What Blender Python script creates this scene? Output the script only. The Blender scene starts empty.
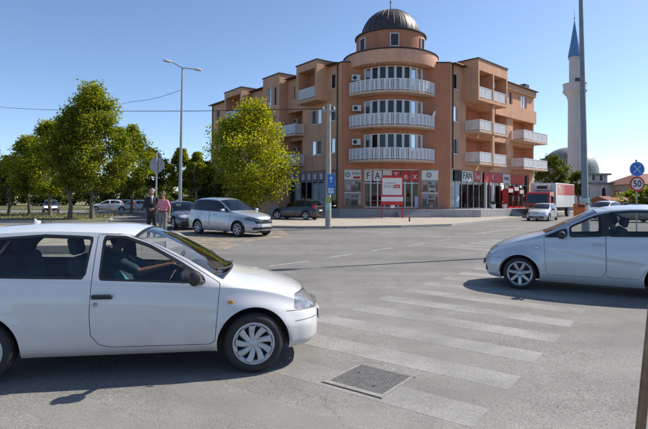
import bpy, bmesh, math, random
import numpy as np
from mathutils import Vector, Matrix

scene = bpy.context.scene
col = scene.collection
R = math.radians

# ------------------------------------------------------------------ camera
F_PX, W_PX, H_PX = 500.0, 648.0, 429.0          # focal length in photo pixels
CAM_H, PITCH, ROLL = 1.70, R(1.0), R(0.35)
HORIZON = 199.0
SHIFT = -((H_PX / 2 - HORIZON) + F_PX * math.tan(PITCH)) / W_PX
cam_data = bpy.data.cameras.new('camera')
cam = bpy.data.objects.new('camera', cam_data)
col.objects.link(cam)
cam_data.sensor_width = 36.0
cam_data.lens = 36.0 * F_PX / W_PX
cam_data.shift_y = SHIFT
cam_data.clip_end = 5000
cam_data.clip_start = 0.05
cam.location = (0, 0, CAM_H)
CAM_ROT = (Matrix.Rotation(math.pi / 2 + PITCH, 4, 'X') @ Matrix.Rotation(ROLL, 4, 'Z'))
cam.rotation_euler = CAM_ROT.to_euler()
scene.camera = cam

# ------------------------------------------------------------------ sky and sun
SUN_EL = R(43.5)
SUN_AZ = math.atan2(0.908, 0.419)               # clockwise from +Y
SUN = Vector((math.sin(SUN_AZ) * math.cos(SUN_EL), math.cos(SUN_AZ) * math.cos(SUN_EL), math.sin(SUN_EL)))
world = bpy.data.worlds.new('World')
scene.world = world
world.use_nodes = True
wn = world.node_tree.nodes
wn.clear()
sky_n = wn.new('ShaderNodeTexSky')
sky_n.sky_type = 'NISHITA'
sky_n.sun_disc = False
sky_n.sun_elevation = SUN_EL
sky_n.sun_rotation = SUN_AZ
sky_n.altitude = 400
sky_n.air_density = 0.8
sky_n.dust_density = 0.7
sky_n.ozone_density = 3.6
bg_n = wn.new('ShaderNodeBackground')
bg_n.inputs['Strength'].default_value = 0.122
out_n = wn.new('ShaderNodeOutputWorld')
world.node_tree.links.new(sky_n.outputs[0], bg_n.inputs[0])
world.node_tree.links.new(bg_n.outputs[0], out_n.inputs[0])
sun_d = bpy.data.lights.new('sun', 'SUN')
sun_d.energy = 4.4
sun_d.angle = R(0.53)
sun_d.color = (1.0, 0.94, 0.84)
sun_o = bpy.data.objects.new('sun', sun_d)
col.objects.link(sun_o)
sun_o.location = (20, 10, 30)
sun_o.rotation_euler = SUN.to_track_quat('Z', 'Y').to_euler()

vs = scene.view_settings
vs.view_transform = 'Standard'
vs.look = 'None'
vs.exposure = 0.6
vs.gamma = 1.0
vs.use_curve_mapping = False
scene.cycles.max_bounces = 10
scene.cycles.transparent_max_bounces = 12
scene.cycles.caustics_reflective = False
scene.cycles.caustics_refractive = False

# ------------------------------------------------------------------ placing: where a sight line meets the ground or a depth
_r = (CAM_ROT @ Vector((1, 0, 0)))
_u = (CAM_ROT @ Vector((0, 1, 0)))
_w = (CAM_ROT @ Vector((0, 0, -1)))
def ray(px, py):
    return _w + _r * ((px - W_PX / 2) / F_PX) + _u * ((H_PX / 2 - py) / F_PX + SHIFT * W_PX / F_PX)
def G(px, py, z=0.0):
    d = ray(px, py)
    k = (z - CAM_H) / d.z
    return Vector((d.x * k, d.y * k, z))
def A(px, py, Y):
    d = ray(px, py)
    k = Y / d.y
    return Vector((d.x * k, Y, CAM_H + d.z * k))

# ------------------------------------------------------------------ materials
MATS = {}
def mat(name, c=(.5, .5, .5), rough=.6, metal=0.0, var=.08, scale=4.0, bump=0.0, bscale=60.0, coat=0.0, c2=None, spec=.5, detail=5, emit=0.0, streak=0.0):
    """principled surface with noise-driven colour variation and fine relief"""
    m = bpy.data.materials.new(name)
    m.use_nodes = True
    nt = m.node_tree
    N, L = nt.nodes, nt.links
    b = N['Principled BSDF']
    b.inputs['Roughness'].default_value = rough
    b.inputs['Metallic'].default_value = metal
    b.inputs['Specular IOR Level'].default_value = spec
    if coat:
        b.inputs['Coat Weight'].default_value = coat
        b.inputs['Coat Roughness'].default_value = .04
    tc = N.new('ShaderNodeTexCoord')
    nz = N.new('ShaderNodeTexNoise')
    nz.inputs['Scale'].default_value = scale
    nz.inputs['Detail'].default_value = detail
    nz.inputs['Roughness'].default_value = .6
    L.new(tc.outputs['Object'], nz.inputs['Vector'])
    cr = N.new('ShaderNodeMix')
    cr.data_type = 'RGBA'
    lo = c2 if c2 else tuple(v * (1 - var) for v in c)
    hi = c if c2 else tuple(min(1, v * (1 + var)) for v in c)
    cr.inputs['A'].default_value = (*lo, 1)
    cr.inputs['B'].default_value = (*hi, 1)
    mr = N.new('ShaderNodeMapRange')
    mr.inputs['From Min'].default_value = .3
    mr.inputs['From Max'].default_value = .7
    L.new(nz.outputs['Fac'], mr.inputs['Value'])
    L.new(mr.outputs[0], cr.inputs['Factor'])
    if streak:
        # rain streaks and uneven fading, drawn out down the wall
        mp = N.new('ShaderNodeMapping'); mp.inputs['Scale'].default_value = (1.7, 1.7, .13)
        L.new(tc.outputs['Object'], mp.inputs['Vector'])
        n3 = N.new('ShaderNodeTexNoise'); n3.inputs['Scale'].default_value = 1.0; n3.inputs['Detail'].default_value = 7; n3.inputs['Roughness'].default_value = .65
        L.new(mp.outputs[0], n3.inputs['Vector'])
        m3 = N.new('ShaderNodeMapRange'); m3.inputs['From Min'].default_value = .35; m3.inputs['From Max'].default_value = .7; m3.inputs['To Min'].default_value = 1.0 - streak; m3.inputs['To Max'].default_value = 1.0 + streak * .5
        L.new(n3.outputs['Fac'], m3.inputs['Value'])
        mu = N.new('ShaderNodeMix'); mu.data_type = 'RGBA'; mu.blend_type = 'MULTIPLY'; mu.inputs['Factor'].default_value = 1.0
        cc = N.new('ShaderNodeCombineColor')
        for i in range(3): L.new(m3.outputs[0], cc.inputs[i])
        L.new(cr.outputs['Result'], mu.inputs['A']); L.new(cc.outputs[0], mu.inputs['B'])
        cr = mu
    L.new(cr.outputs['Result'], b.inputs['Base Color'])
    if emit:
        L.new(cr.outputs['Result'], b.inputs['Emission Color'])
        b.inputs['Emission Strength'].default_value = emit
    if bump:
        n2 = N.new('ShaderNodeTexNoise')
        n2.inputs['Scale'].default_value = bscale
        n2.inputs['Detail'].default_value = 4
        L.new(tc.outputs['Object'], n2.inputs['Vector'])
        bp = N.new('ShaderNodeBump')
        bp.inputs['Strength'].default_value = bump
        bp.inputs['Distance'].default_value = .02
        L.new(n2.outputs['Fac'], bp.inputs['Height'])
        L.new(bp.outputs[0], b.inputs['Normal'])
    MATS[name] = m
    return m

def glass_mat(name, tint=(.7, .75, .75), refl=1.0, rough=.01):
    """thin clear pane: tinted see-through plus mirror by Fresnel"""
    m = bpy.data.materials.new(name)
    m.use_nodes = True
    N, L = m.node_tree.nodes, m.node_tree.links
    N.clear()
    o = N.new('ShaderNodeOutputMaterial')
    t = N.new('ShaderNodeBsdfTransparent')
    t.inputs[0].default_value = (*tint, 1)
    g = N.new('ShaderNodeBsdfGlossy')
    g.inputs['Roughness'].default_value = rough
    g.inputs[0].default_value = (refl, refl, refl, 1)
    fr = N.new('ShaderNodeFresnel')
    fr.inputs['IOR'].default_value = 1.5
    nz = N.new('ShaderNodeTexNoise')
    nz.inputs['Scale'].default_value = 3
    ma = N.new('ShaderNodeMath')
    ma.operation = 'MULTIPLY_ADD'
    ma.inputs[1].default_value = .03
    L.new(nz.outputs['Fac'], ma.inputs[0])
    L.new(fr.outputs[0], ma.inputs[2])
    mx = N.new('ShaderNodeMixShader')
    L.new(ma.outputs[0], mx.inputs[0])
    L.new(t.outputs[0], mx.inputs[1])
    L.new(g.outputs[0], mx.inputs[2])
    L.new(mx.outputs[0], o.inputs[0])
    MATS[name] = m
    return m

# ------------------------------------------------------------------ mesh helpers
class MB:
    """collects simple shapes and links them as ONE mesh object"""
    def __init__(s):
        s.v, s.f = [], []
    def poly(s, pts):
        b = len(s.v)
        s.v += [tuple(p) for p in pts]
        s.f.append(tuple(range(b, b + len(pts))))
    def hexa(s, p):
        b = len(s.v)
        s.v += [tuple(q) for q in p]
        for q in ((0, 3, 2, 1), (4, 5, 6, 7), (0, 1, 5, 4), (1, 2, 6, 5), (2, 3, 7, 6), (3, 0, 4, 7)):
            s.f.append(tuple(b + i for i in q))
    def box(s, x0, x1, y0, y1, z0, z1):
        s.hexa([(x0, y0, z0), (x1, y0, z0), (x1, y1, z0), (x0, y1, z0), (x0, y0, z1), (x1, y0, z1), (x1, y1, z1), (x0, y1, z1)])
    def prism(s, pts, z0, z1):
        n = len(pts)
        b = len(s.v)
        s.v += [(p[0], p[1], z0) for p in pts] + [(p[0], p[1], z1) for p in pts]
        s.f.append(tuple(range(b + n - 1, b - 1, -1)))
        s.f.append(tuple(range(b + n, b + 2 * n)))
        for i in range(n):
            j = (i + 1) % n
            s.f.append((b + i, b + j, b + n + j, b + n + i))
    def tube(s, pts, radii, n=8, caps=True):
        pts = [Vector(p) for p in pts]
        if not hasattr(radii, '__len__'):
            radii = [radii] * len(pts)
        b = len(s.v)
        up = None
        for i, p in enumerate(pts):
            d = (pts[min(i + 1, len(pts) - 1)] - pts[max(i - 1, 0)]).normalized()
            if up is None:
                up = Vector((0, 0, 1)) if abs(d.z) < .9 else Vector((1, 0, 0))
            a = d.cross(up).normalized()
            c = a.cross(d).normalized()
            up = c
            for k in range(n):
                t = 2 * math.pi * k / n
                s.v.append(tuple(p + (a * math.cos(t) + c * math.sin(t)) * radii[i]))
        for i in range(len(pts) - 1):
            for k in range(n):
                k2 = (k + 1) % n
                s.f.append((b + i * n + k, b + i * n + k2, b + (i + 1) * n + k2, b + (i + 1) * n + k))
        if caps:
            s.f.append(tuple(b + k for k in range(n - 1, -1, -1)))
            e = b + (len(pts) - 1) * n
            s.f.append(tuple(e + k for k in range(n)))
    def lathe(s, prof, n=32, c=(0, 0, 0), axis='Z', a0=0.0, a1=2 * math.pi):
        """prof: (radius, height) pairs round the axis"""
        b = len(s.v)
        full = abs(a1 - a0 - 2 * math.pi) < 1e-6
        m = n if full else n + 1
        for (r, h) in prof:
            for k in range(m):
                t = a0 + (a1 - a0) * k / n
                x, y = r * math.cos(t), r * math.sin(t)
                p = (x, y, h) if axis == 'Z' else ((x, h, y) if axis == 'Y' else (h, x, y))
                s.v.append((c[0] + p[0], c[1] + p[1], c[2] + p[2]))
        for i in range(len(prof) - 1):
            for k in range(n):
                k2 = (k + 1) % m
                s.f.append((b + i * m + k, b + i * m + k2, b + (i + 1) * m + k2, b + (i + 1) * m + k))
    def build(s, name, material, parent=None, smooth=False, auto=None):
        me = bpy.data.meshes.new(name)
        me.from_pydata(s.v, [], s.f)
        return link(name, me, material, parent, smooth)

def link(name, me, material, parent=None, smooth=False):
    me.validate()
    bm = bmesh.new()
    bm.from_mesh(me)
    bmesh.ops.recalc_face_normals(bm, faces=bm.faces)
    if smooth:
        for e in bm.edges:
            if len(e.link_faces) == 2 and e.calc_face_angle(0) > R(40):
                e.smooth = False
        for f in bm.faces:
            f.smooth = True
    bm.to_mesh(me)
    bm.free()
    for m in (material if isinstance(material, (list, tuple)) else [material]):
        me.materials.append(m)
    o = bpy.data.objects.new(name, me)
    col.objects.link(o)
    if parent is not None:
        o.parent = parent
    return o

def tag(o, label=None, cat=None, group=None, kind=None):
    if label: o['label'] = label
    if cat: o['category'] = cat
    if group: o['group'] = group
    if kind: o['kind'] = kind
    return o
def thing(name, label, cat, loc=(0, 0, 0), rz=0.0, group=None):
    o = bpy.data.objects.new(name, None)
    o.empty_display_size = .3
    col.objects.link(o)
    o.location = loc
    o.rotation_euler = (0, 0, rz)
    return tag(o, label, cat, group)
def part_empty(name, parent, loc=(0, 0, 0), rz=0.0):
    o = bpy.data.objects.new(name, None)
    o.empty_display_size = .1
    col.objects.link(o)
    o.parent = parent
    o.location = loc
    o.rotation_euler = (0, 0, rz)
    return o
def structure(o):
    o['kind'] = 'structure'
    return o
def bevel(o, w=.01, seg=2):
    md = o.modifiers.new('bevel', 'BEVEL')
    md.width = w
    md.segments = seg
    md.limit_method = 'ANGLE'
    return o
def text_mesh(name, body, size, material, parent, M, extrude=.01, align='CENTER', xs=1.0, bold=0.0):
    """flat lettering as a mesh; M places its own x-right / y-up plane in the parent's frame"""
    cu = bpy.data.curves.new(name, 'FONT')
    cu.body = body
    cu.size = size
    cu.extrude = extrude
    cu.align_x = align
    cu.align_y = 'CENTER'
    cu.offset = bold
    cu.resolution_u = 3
    t = bpy.data.objects.new('tmp', cu)
    col.objects.link(t)
    bpy.context.view_layer.update()
    me = bpy.data.meshes.new_from_object(t.evaluated_get(bpy.context.evaluated_depsgraph_get()))
    bpy.data.objects.remove(t)
    me.transform(M @ Matrix.Diagonal((xs, 1, 1, 1)))
    me.materials.clear()
    me.materials.append(material)
    o = bpy.data.objects.new(name, me)
    col.objects.link(o)
    o.parent = parent
    return o
def basis(o, x, y, z):
    """4x4 from origin and three axes"""
    return Matrix(((x[0], y[0], z[0], o[0]), (x[1], y[1], z[1], o[1]), (x[2], y[2], z[2], o[2]), (0, 0, 0, 1)))
# ================================================================== GROUND
def asphalt_mat(name, tone=1.0, coarse=1.0):
    m = bpy.data.materials.new(name)
    m.use_nodes = True
    N, L = m.node_tree.nodes, m.node_tree.links
    b = N['Principled BSDF']
    b.inputs['Roughness'].default_value = .88
    b.inputs['Specular IOR Level'].default_value = .35
    tc = N.new('ShaderNodeTexCoord')
    def noise(sc, det=6, ro=.6, vec=None):
        n = N.new('ShaderNodeTexNoise')
        n.inputs['Scale'].default_value = sc
        n.inputs['Detail'].default_value = det
        n.inputs['Roughness'].default_value = ro
        L.new(vec or tc.outputs['Object'], n.inputs['Vector'])
        return n.outputs['Fac']
    def rng(v, a, b_, c, d):
        r = N.new('ShaderNodeMapRange')
        for k, q in zip(('From Min', 'From Max', 'To Min', 'To Max'), (a, b_, c, d)):
            r.inputs[k].default_value = q
        L.new(v, r.inputs['Value'])
        return r.outputs[0]
    def math_(op, a, b_):
        n = N.new('ShaderNodeMath')
        n.operation = op
        for i, q in enumerate((a, b_)):
            if isinstance(q, (int, float)):
                n.inputs[i].default_value = q
            else:
                L.new(q, n.inputs[i])
        return n.outputs[0]
    big = rng(noise(.22, 4), .35, .65, .86, 1.14)
    mid = rng(noise(1.7, 6, .65), .3, .7, .88, 1.12)
    # streaks along the direction of traffic
    mp = N.new('ShaderNodeMapping')
    mp.inputs['Rotation'].default_value = (0, 0, R(-36))
    mp.inputs['Scale'].default_value = (.22, 1.4, 1)
    L.new(tc.outputs['Object'], mp.inputs['Vector'])
    streak = rng(noise(1.0, 5, .6, mp.outputs[0]), .35, .7, .94, 1.06)
    mp2 = N.new('ShaderNodeMapping')
    mp2.inputs['Rotation'].default_value = (0, 0, R(52))
    mp2.inputs['Scale'].default_value = (.16, 1.5, 1)
    L.new(tc.outputs['Object'], mp2.inputs['Vector'])
    streak2 = rng(noise(1.0, 5, .6, mp2.outputs[0]), .35, .7, .95, 1.05)
    # stones of the aggregate
    vo = N.new('ShaderNodeTexVoronoi')
    vo.inputs['Scale'].default_value = 85
    L.new(tc.outputs['Object'], vo.inputs['Vector'])
    sep = N.new('ShaderNodeSeparateColor')
    L.new(vo.outputs['Color'], sep.inputs[0])
    patch = rng(noise(.55, 5, .6), .42, .6, .25, 1.0)
    amp = math_('MULTIPLY', patch, .72 * coarse)
    sp = math_('MULTIPLY', math_('SUBTRACT', sep.outputs[0], .5), amp)
    sp = math_('ADD', sp, 1.0)
    fine = rng(noise(240, 2), .3, .7, .8, 1.2)
    v = math_('MULTIPLY', math_('MULTIPLY', big, mid), math_('MULTIPLY', streak, streak2))
    v = math_('MULTIPLY', math_('MULTIPLY', v, sp), fine)
    sx = N.new('ShaderNodeSeparateXYZ')
    L.new(tc.outputs['Object'], sx.inputs[0])
    lane = math_('ADD', math_('MULTIPLY', sx.outputs[0], -.57), math_('MULTIPLY', sx.outputs[1], .82))
    lane = math_('ADD', lane, math_('MULTIPLY', noise(.5, 4), 1.6))
    lane = rng(lane, 9.0, 9.7, 0.0, 1.0)
    amp2 = math_('SUBTRACT', 1.0, math_('MULTIPLY', lane, .7))
    v = math_('MULTIPLY', v, math_('SUBTRACT', 1.0, math_('MULTIPLY', lane, .13)))
    # dark oil drips and wheel tracks along the lane
    mp3 = N.new('ShaderNodeMapping')
    mp3.inputs['Rotation'].default_value = (0, 0, R(-52))
    mp3.inputs['Scale'].default_value = (.05, .75, 1)
    L.new(tc.outputs['Object'], mp3.inputs['Vector'])
    v = math_('MULTIPLY', v, rng(noise(1.0, 5, .55, mp3.outputs[0]), .38, .66, .88, 1.07))
    v = math_('MULTIPLY', v, rng(noise(2.7, 3, .5), .66, .76, 1.0, .80))
    # thin tar-filled cracks
    vc = N.new('ShaderNodeTexVoronoi')
    vc.feature = 'DISTANCE_TO_EDGE'
    vc.inputs['Scale'].default_value = .17
    wv = N.new('ShaderNodeVectorMath')
    wv.operation = 'ADD'
    nz = N.new('ShaderNodeTexNoise')
    nz.inputs['Scale'].default_value = 1.3
    nz.inputs['Detail'].default_value = 5
    L.new(tc.outputs['Object'], nz.inputs['Vector'])
    L.new(tc.outputs['Object'], wv.inputs[0])
    L.new(nz.outputs['Color'], wv.inputs[1])
    L.new(wv.outputs[0], vc.inputs['Vector'])
    crack = rng(vc.outputs['Distance'], .0, .0035, .80, 1.0)
    v = math_('MULTIPLY', v, crack)
    c = N.new('ShaderNodeMix')
    c.data_type = 'RGBA'
    c.blend_type = 'MULTIPLY'
    c.inputs['Factor'].default_value = 1
    c.inputs['A'].default_value = (.208 * tone, .197 * tone, .182 * tone, 1)
    cc = N.new('ShaderNodeCombineColor')
    for i in range(3):
        L.new(v, cc.inputs[i])
    L.new(cc.outputs[0], c.inputs['B'])
    L.new(c.outputs['Result'], b.inputs['Base Color'])
    bp = N.new('ShaderNodeBump')
    bp.inputs['Strength'].default_value = .45
    bp.inputs['Distance'].default_value = .005
    h = math_('ADD', vo.outputs['Distance'], math_('MULTIPLY', fine, .3))
    L.new(h, bp.inputs['Height'])
    L.new(bp.outputs[0], b.inputs['Normal'])
    MATS[name] = m
    return m

def paint_mat(name, c, lo, hi, scale=9.0):
    """worn road paint: flakes of paint with bare asphalt between"""
    m = bpy.data.materials.new(name)
    m.use_nodes = True
    N, L = m.node_tree.nodes, m.node_tree.links
    b = N['Principled BSDF']
    b.inputs['Roughness'].default_value = .8
    tc = N.new('ShaderNodeTexCoord')
    def noise(sc, det, ro=.6):
        n = N.new('ShaderNodeTexNoise')
        n.inputs['Scale'].default_value = sc
        n.inputs['Detail'].default_value = det
        n.inputs['Roughness'].default_value = ro
        L.new(tc.outputs['Object'], n.inputs['Vector'])
        return n.outputs['Fac']
    a = noise(scale, 8, .75)
    bg = noise(1.1, 3)
    mm = N.new('ShaderNodeMath')
    mm.operation = 'MULTIPLY_ADD'
    mm.inputs[1].default_value = .75
    L.new(bg, mm.inputs[0])
    L.new(a, mm.inputs[2])
    r = N.new('ShaderNodeMapRange')
    r.inputs['From Min'].default_value = lo
    r.inputs['From Max'].default_value = hi
    L.new(mm.outputs[0], r.inputs['Value'])
    v = N.new('ShaderNodeMix')
    v.data_type = 'RGBA'
    v.inputs['A'].default_value = (*[q * .85 for q in c], 1)
    v.inputs['B'].default_value = (*c, 1)
    L.new(noise(60, 4), v.inputs['Factor'])
    L.new(v.outputs['Result'], b.inputs['Base Color'])
    L.new(r.outputs[0], b.inputs['Alpha'])
    MATS[name] = m
    return m

M_ASPH = asphalt_mat('asphalt')
M_EARTH = mat('dry_earth', (.16, .14, .075), .95, var=.35, scale=.6, bump=.5, bscale=8)
M_PAVE = mat('dusty_concrete', (.36, .31, .25), .9, var=.16, scale=1.3, bump=.35, bscale=30)
M_KERB = mat('kerb_concrete', (.34, .325, .30), .85, var=.15, scale=3, bump=.4, bscale=40)
M_GRASS = mat('verge_soil', (.17, .15, .06), .95, var=.3, scale=2.5, bump=.6, bscale=14, c2=(.09, .10, .03))
M_PAINT = paint_mat('worn_crossing_paint', (.325, .312, .29), .42, 1.02, 30)
M_FAINT = paint_mat('nearly_gone_paint', (.35, .335, .31), .62, 1.2, 30)
M_LINE = paint_mat('worn_lane_paint', (.42, .41, .385), .55, 1.05, 16)

g = MB()
g.poly([(-900, -300, -.03), (900, -300, -.03), (900, 1600, -.03), (-900, 1600, -.03)])
structure(g.build('ground', M_EARTH))
g = MB()
g.poly([(-110, -14, 0), (120, -14, 0), (150, 110, 0), (-110, 110, 0)])
road = structure(g.build('road', M_ASPH))

# ---- zebra crossing: bars 3 m long and 0.48 m wide, worn nearly grey
AX = Vector((.806, -.592, 0)).normalized()
ST = Vector((-.548, -.746, 0))
R0 = G(572, 324)
for k in range(-5, 7):
    p = R0 + ST * k
    w = ST.normalized() * .21
    g = MB()
    q = [p - w, p + w, p + w - AX * 3.0, p - w - AX * 3.0]
    g.poly([(c.x, c.y, .0015) for c in q])
    g.build('crossing_bar', M_PAINT if k < 5 else M_FAINT, road)
# ---- dashed lane line and edge marks on the main road
def dash(a, b, w=.14):
    a, b = G(*a), G(*b)
    d = (b - a).normalized()
    n = Vector((-d.y, d.x, 0)) * w / 2
    g = MB()
    g.poly([(c.x, c.y, .0015) for c in (a - n, b - n, b + n, a + n)])
    return g.build('lane_dash', M_LINE, road)
for a, b in (((270, 266), (309, 261)), ((328, 257.5), (353, 254)), ((371, 251), (392, 247.8)), ((408, 246), (425, 243.2)), ((438, 241), (450, 239.2))):
    dash(a, b)
for a, b in (((378, 234), (400, 232)), ((420, 236.5), (436, 235)), ((474, 234), (524, 227.5))):
    dash(a, b, .16)
far0 = G(470, 243.2)
for k in range(-2, 3):
    p = far0 + Vector((.61, .79, 0)) * (k * 1.05)
    g = MB()
    e = Vector((.79, -.61, 0)) * 2.6
    w = Vector((.61, .79, 0)) * .25
    g.poly([(c.x, c.y, .0015) for c in (p - w, p + e - w, p + e + w, p + w)])
    g.build('crossing_bar', M_PAINT, road)

# ---- pavements, with kerb stones
def pavement(name, pts, z, m):
    g = MB()
    g.prism([(p[0], p[1]) for p in pts], -.02, z)
    return structure(g.build(name, m))
def kerb(parent, pts, z, w=.16):
    """stones about a metre long along a polyline, tops uneven by millimetres"""
    rnd = random.Random(int(pts[0][0] * 31 + 7))
    me = None
    for a, b in zip(pts[:-1], pts[1:]):
        a, b = Vector((a[0], a[1], 0)), Vector((b[0], b[1], 0))
        L_ = (b - a).length
        n = max(1, round(L_ / 1.0))
        for i in range(n):
            if me is None:
                t = MB()
                t.box(-.5, .5, -.5, .5, -.5, .5)
                o = bevel(t.build('kerb_stone', M_KERB, parent), .012, 1)
                o.modifiers.clear()
                me = o.data
            else:
                o = bpy.data.objects.new('kerb_stone', me)
                col.objects.link(o)
                o.parent = parent
            c = a + (b - a) * ((i + .5) / n)
            o.location = (c.x, c.y, z / 2 + rnd.uniform(-.004, .004))
            o.rotation_euler = (0, 0, math.atan2((b - a).y, (b - a).x))
            o.scale = (L_ / n - .012, w, z + .02)
kp = [G(*p) for p in ((226, 221), (236, 225), (250, 227.6), (303, 228.5), (345, 228.5), (400, 227.5), (450, 226), (485, 222), (520, 218), (548, 213.5))]
KL = [(p.x, p.y) for p in kp]
pave = pavement('pavement', KL + [(46, 82), (40, 100), (-34, 100), (-40, 82)], .12, M_PAVE)
KL2 = [(-14.5, 46.5)] + KL
kerb(pave, [(p[0], p[1] - .085) for p in KL2], .135)
isl = [(-17, 13.2), (-6.4, 15.4), (-5.3, 16.6), (-5.1, 18.4), (-6.0, 20.6), (-8.4, 22.6), (-17, 25.5)]
pave2 = pavement('pavement', isl, .25, M_PAVE)
kerb(pave2, isl[1:6], .262)
verge = pavement('verge', [(p.x, p.y) for p in (G(-160, 221.5), G(60, 222.5), G(106, 222.5), G(112, 218.5), G(40, 214.6), G(-160, 214.6))], .10, M_GRASS)
kerb(verge, [(p.x, p.y) for p in (G(-60, 222.3), G(60, 222.9), G(106, 222.9), G(113, 218.5))], .115)
verge2 = pavement('verge', [(-130, 66), (-34, 66), (-26, 74), (-26, 120), (-130, 120)], .08, M_GRASS)
verge3 = pavement('verge', [(24, 34), (60, 44), (90, 90), (60, 100), (38, 62)], .06, M_GRASS)
# sandy dust on the carriageway beside the junction mouth
def dust_sheet(pts):
    g = MB()
    g.poly([(p.x, p.y, .001) for p in pts])
    m = paint_mat('sandy_dust', (.33, .27, .20), .62, 1.05, 2.2)
    return g.build('dust_patch', m, road)
dust_sheet([G(150, 243), G(196, 252), G(226, 249), G(252, 241), G(290, 236), G(282, 229.5), G(236, 229), G(180, 231), G(140, 236)])

# ---- grass tufts on the verges
def tufts(name, regs, n, seed, label):
    rng = np.random.default_rng(seed)
    V, Fc = [], []
    for (x0, x1, y0, y1, z) in regs:
        x = rng.uniform(x0, x1, n); y = rng.uniform(y0, y1, n)
        for k in range(n):
            a = rng.uniform(0, 6.28); h = rng.uniform(.05, .16); w = rng.uniform(.02, .05)
            dx, dy = math.cos(a) * w, math.sin(a) * w
            b = len(V)
            V += [(x[k] - dx, y[k] - dy, z), (x[k] + dx, y[k] + dy, z), (x[k] + dy * 1.2, y[k] - dx * 1.2, z + h)]
            Fc.append((b, b + 1, b + 2))
    me = bpy.data.meshes.new(name)
    me.from_pydata(V, [], Fc)
    o = link(name, me, mat('grass_blades', (.13, .14, .035), .8, var=.4, scale=.8, c2=(.22, .19, .07)))
    tag(o, label, 'grass', kind='stuff')
tufts('grass', [(-40, -18, 38, 52, .10), (-75, -28, 67, 80, .08)], 5000, 5, 'short dry grass on the verges under the trees')

# ---- square cast-iron cover set in a concrete frame, on the crossing
cx, cy = G(369, 380).x, G(369, 380).y
dg = thing('drain_cover', 'square patterned metal drain cover set in concrete frame on the road', 'drain cover', (cx, cy, 0), math.atan2(AX.y, AX.x))
M_IRON = mat('cast_iron', (.19, .18, .17), .6, .3, var=.25, scale=14, bump=.3, bscale=200)
M_FRAME = mat('frame_concrete', (.25, .235, .215), .9, var=.2, scale=10, bump=.4, bscale=90)
t = MB()
S = .31
for a in ((-S, S, -S, -S + .06), (-S, S, S - .015, S), (-S, -S + .03, -S + .061, S - .016), (S - .03, S, -S + .061, S - .016)):
    t.box(*a, .002, .008)
t.build('frame', M_FRAME, dg)
t = MB(); t.box(-S + .035, S - .035, -S + .065, S - .02, .0015, .005)
cov = t.build('cover', M_IRON, dg)
t = MB()
rn = random.Random(3)
for i in range(22):
    for j in range(22):
        x = -S + .05 + i * (2 * S - .10) / 21; y = -S + .08 + j * (2 * S - .115) / 21
        q = .0085
        sgn = 1 if (i + j) % 2 else -1
        d = Vector((.7, .7 * sgn)) * q; e = Vector((-.7 * sgn, .7)) * q * .35
        t.prism([(x - d.x - e.x, y - d.y - e.y), (x + d.x - e.x, y + d.y - e.y), (x + d.x + e.x, y + d.y + e.y), (x - d.x + e.x, y - d.y + e.y)], .005, .0085)
st = t.build('raised_studs', M_IRON, cov); st['kind'] = 'stuff'
M_BLACK = mat('flat_black', (.012, .012, .013), .7, var=.3)
for x, y in ((-.17, .1), (.12, -.12)):
    t = MB(); t.lathe([(.001, .0091), (.014, .0091), (.014, .004)], 12, (x, y, 0)); t.build('lifting_hole', M_BLACK, dg)
t = MB(); t.box(-S - .012, S + .012, S + .001, S + .016, .001, .0045); t.box(-S - .012, S + .012, -S - .014, -S - .001, .001, .0045); t.build('joint', M_BLACK, dg)
# ================================================================== APARTMENT BUILDING
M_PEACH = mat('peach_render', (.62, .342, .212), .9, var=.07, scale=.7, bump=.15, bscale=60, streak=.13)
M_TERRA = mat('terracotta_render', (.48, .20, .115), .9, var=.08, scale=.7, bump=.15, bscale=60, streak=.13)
M_DARKRED = mat('ring_render', (.68, .38, .255), .9, var=.08, scale=.8, bump=.15, bscale=60, streak=.12)
M_WHITE = mat('white_pvc', (.74, .75, .77), .4, var=.04, scale=2)
M_RAIL = mat('white_painted_rail', (.70, .71, .73), .5, var=.06, scale=3)
M_SLAB = mat('slab_edge', (.58, .42, .32), .85, var=.1, scale=2, bump=.1)
M_ROOF = mat('dark_roof_sheet', (.05, .048, .05), .5, .3, var=.3, scale=3)
M_TILE = mat('roof_tile', (.10, .06, .045), .8, var=.3, scale=6, bump=.4, bscale=20)
M_PIPE = mat('brown_downpipe', (.07, .045, .035), .45, .4, var=.2)
M_WIN = glass_mat('window_glass', (.42, .46, .5), .55, .12)
M_SHOPG = glass_mat('shop_glass', (.5, .54, .56), 1.0, .015)
M_CURT = mat('curtain', (.55, .54, .52), .9, var=.25, scale=7, c2=(.24, .23, .23))
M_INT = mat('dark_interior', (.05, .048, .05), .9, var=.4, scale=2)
M_AC = mat('ac_white', (.66, .65, .62), .5, var=.06)
M_STEPS = mat('terrace_stone', (.34, .34, .345), .8, var=.12, scale=2.5, bump=.2, bscale=50)
M_RED = mat('sign_red', (.50, .025, .025), .5, var=.12, scale=2)
M_SIGNW = mat('sign_white', (.70, .70, .69), .5, var=.05, scale=3)
M_INK = mat('print_black', (.02, .02, .022), .5, var=.2)
M_COPPER = mat('dome_sheet', (.080, .064, .058), .48, .45, var=.4, scale=3, bump=.1)

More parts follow.
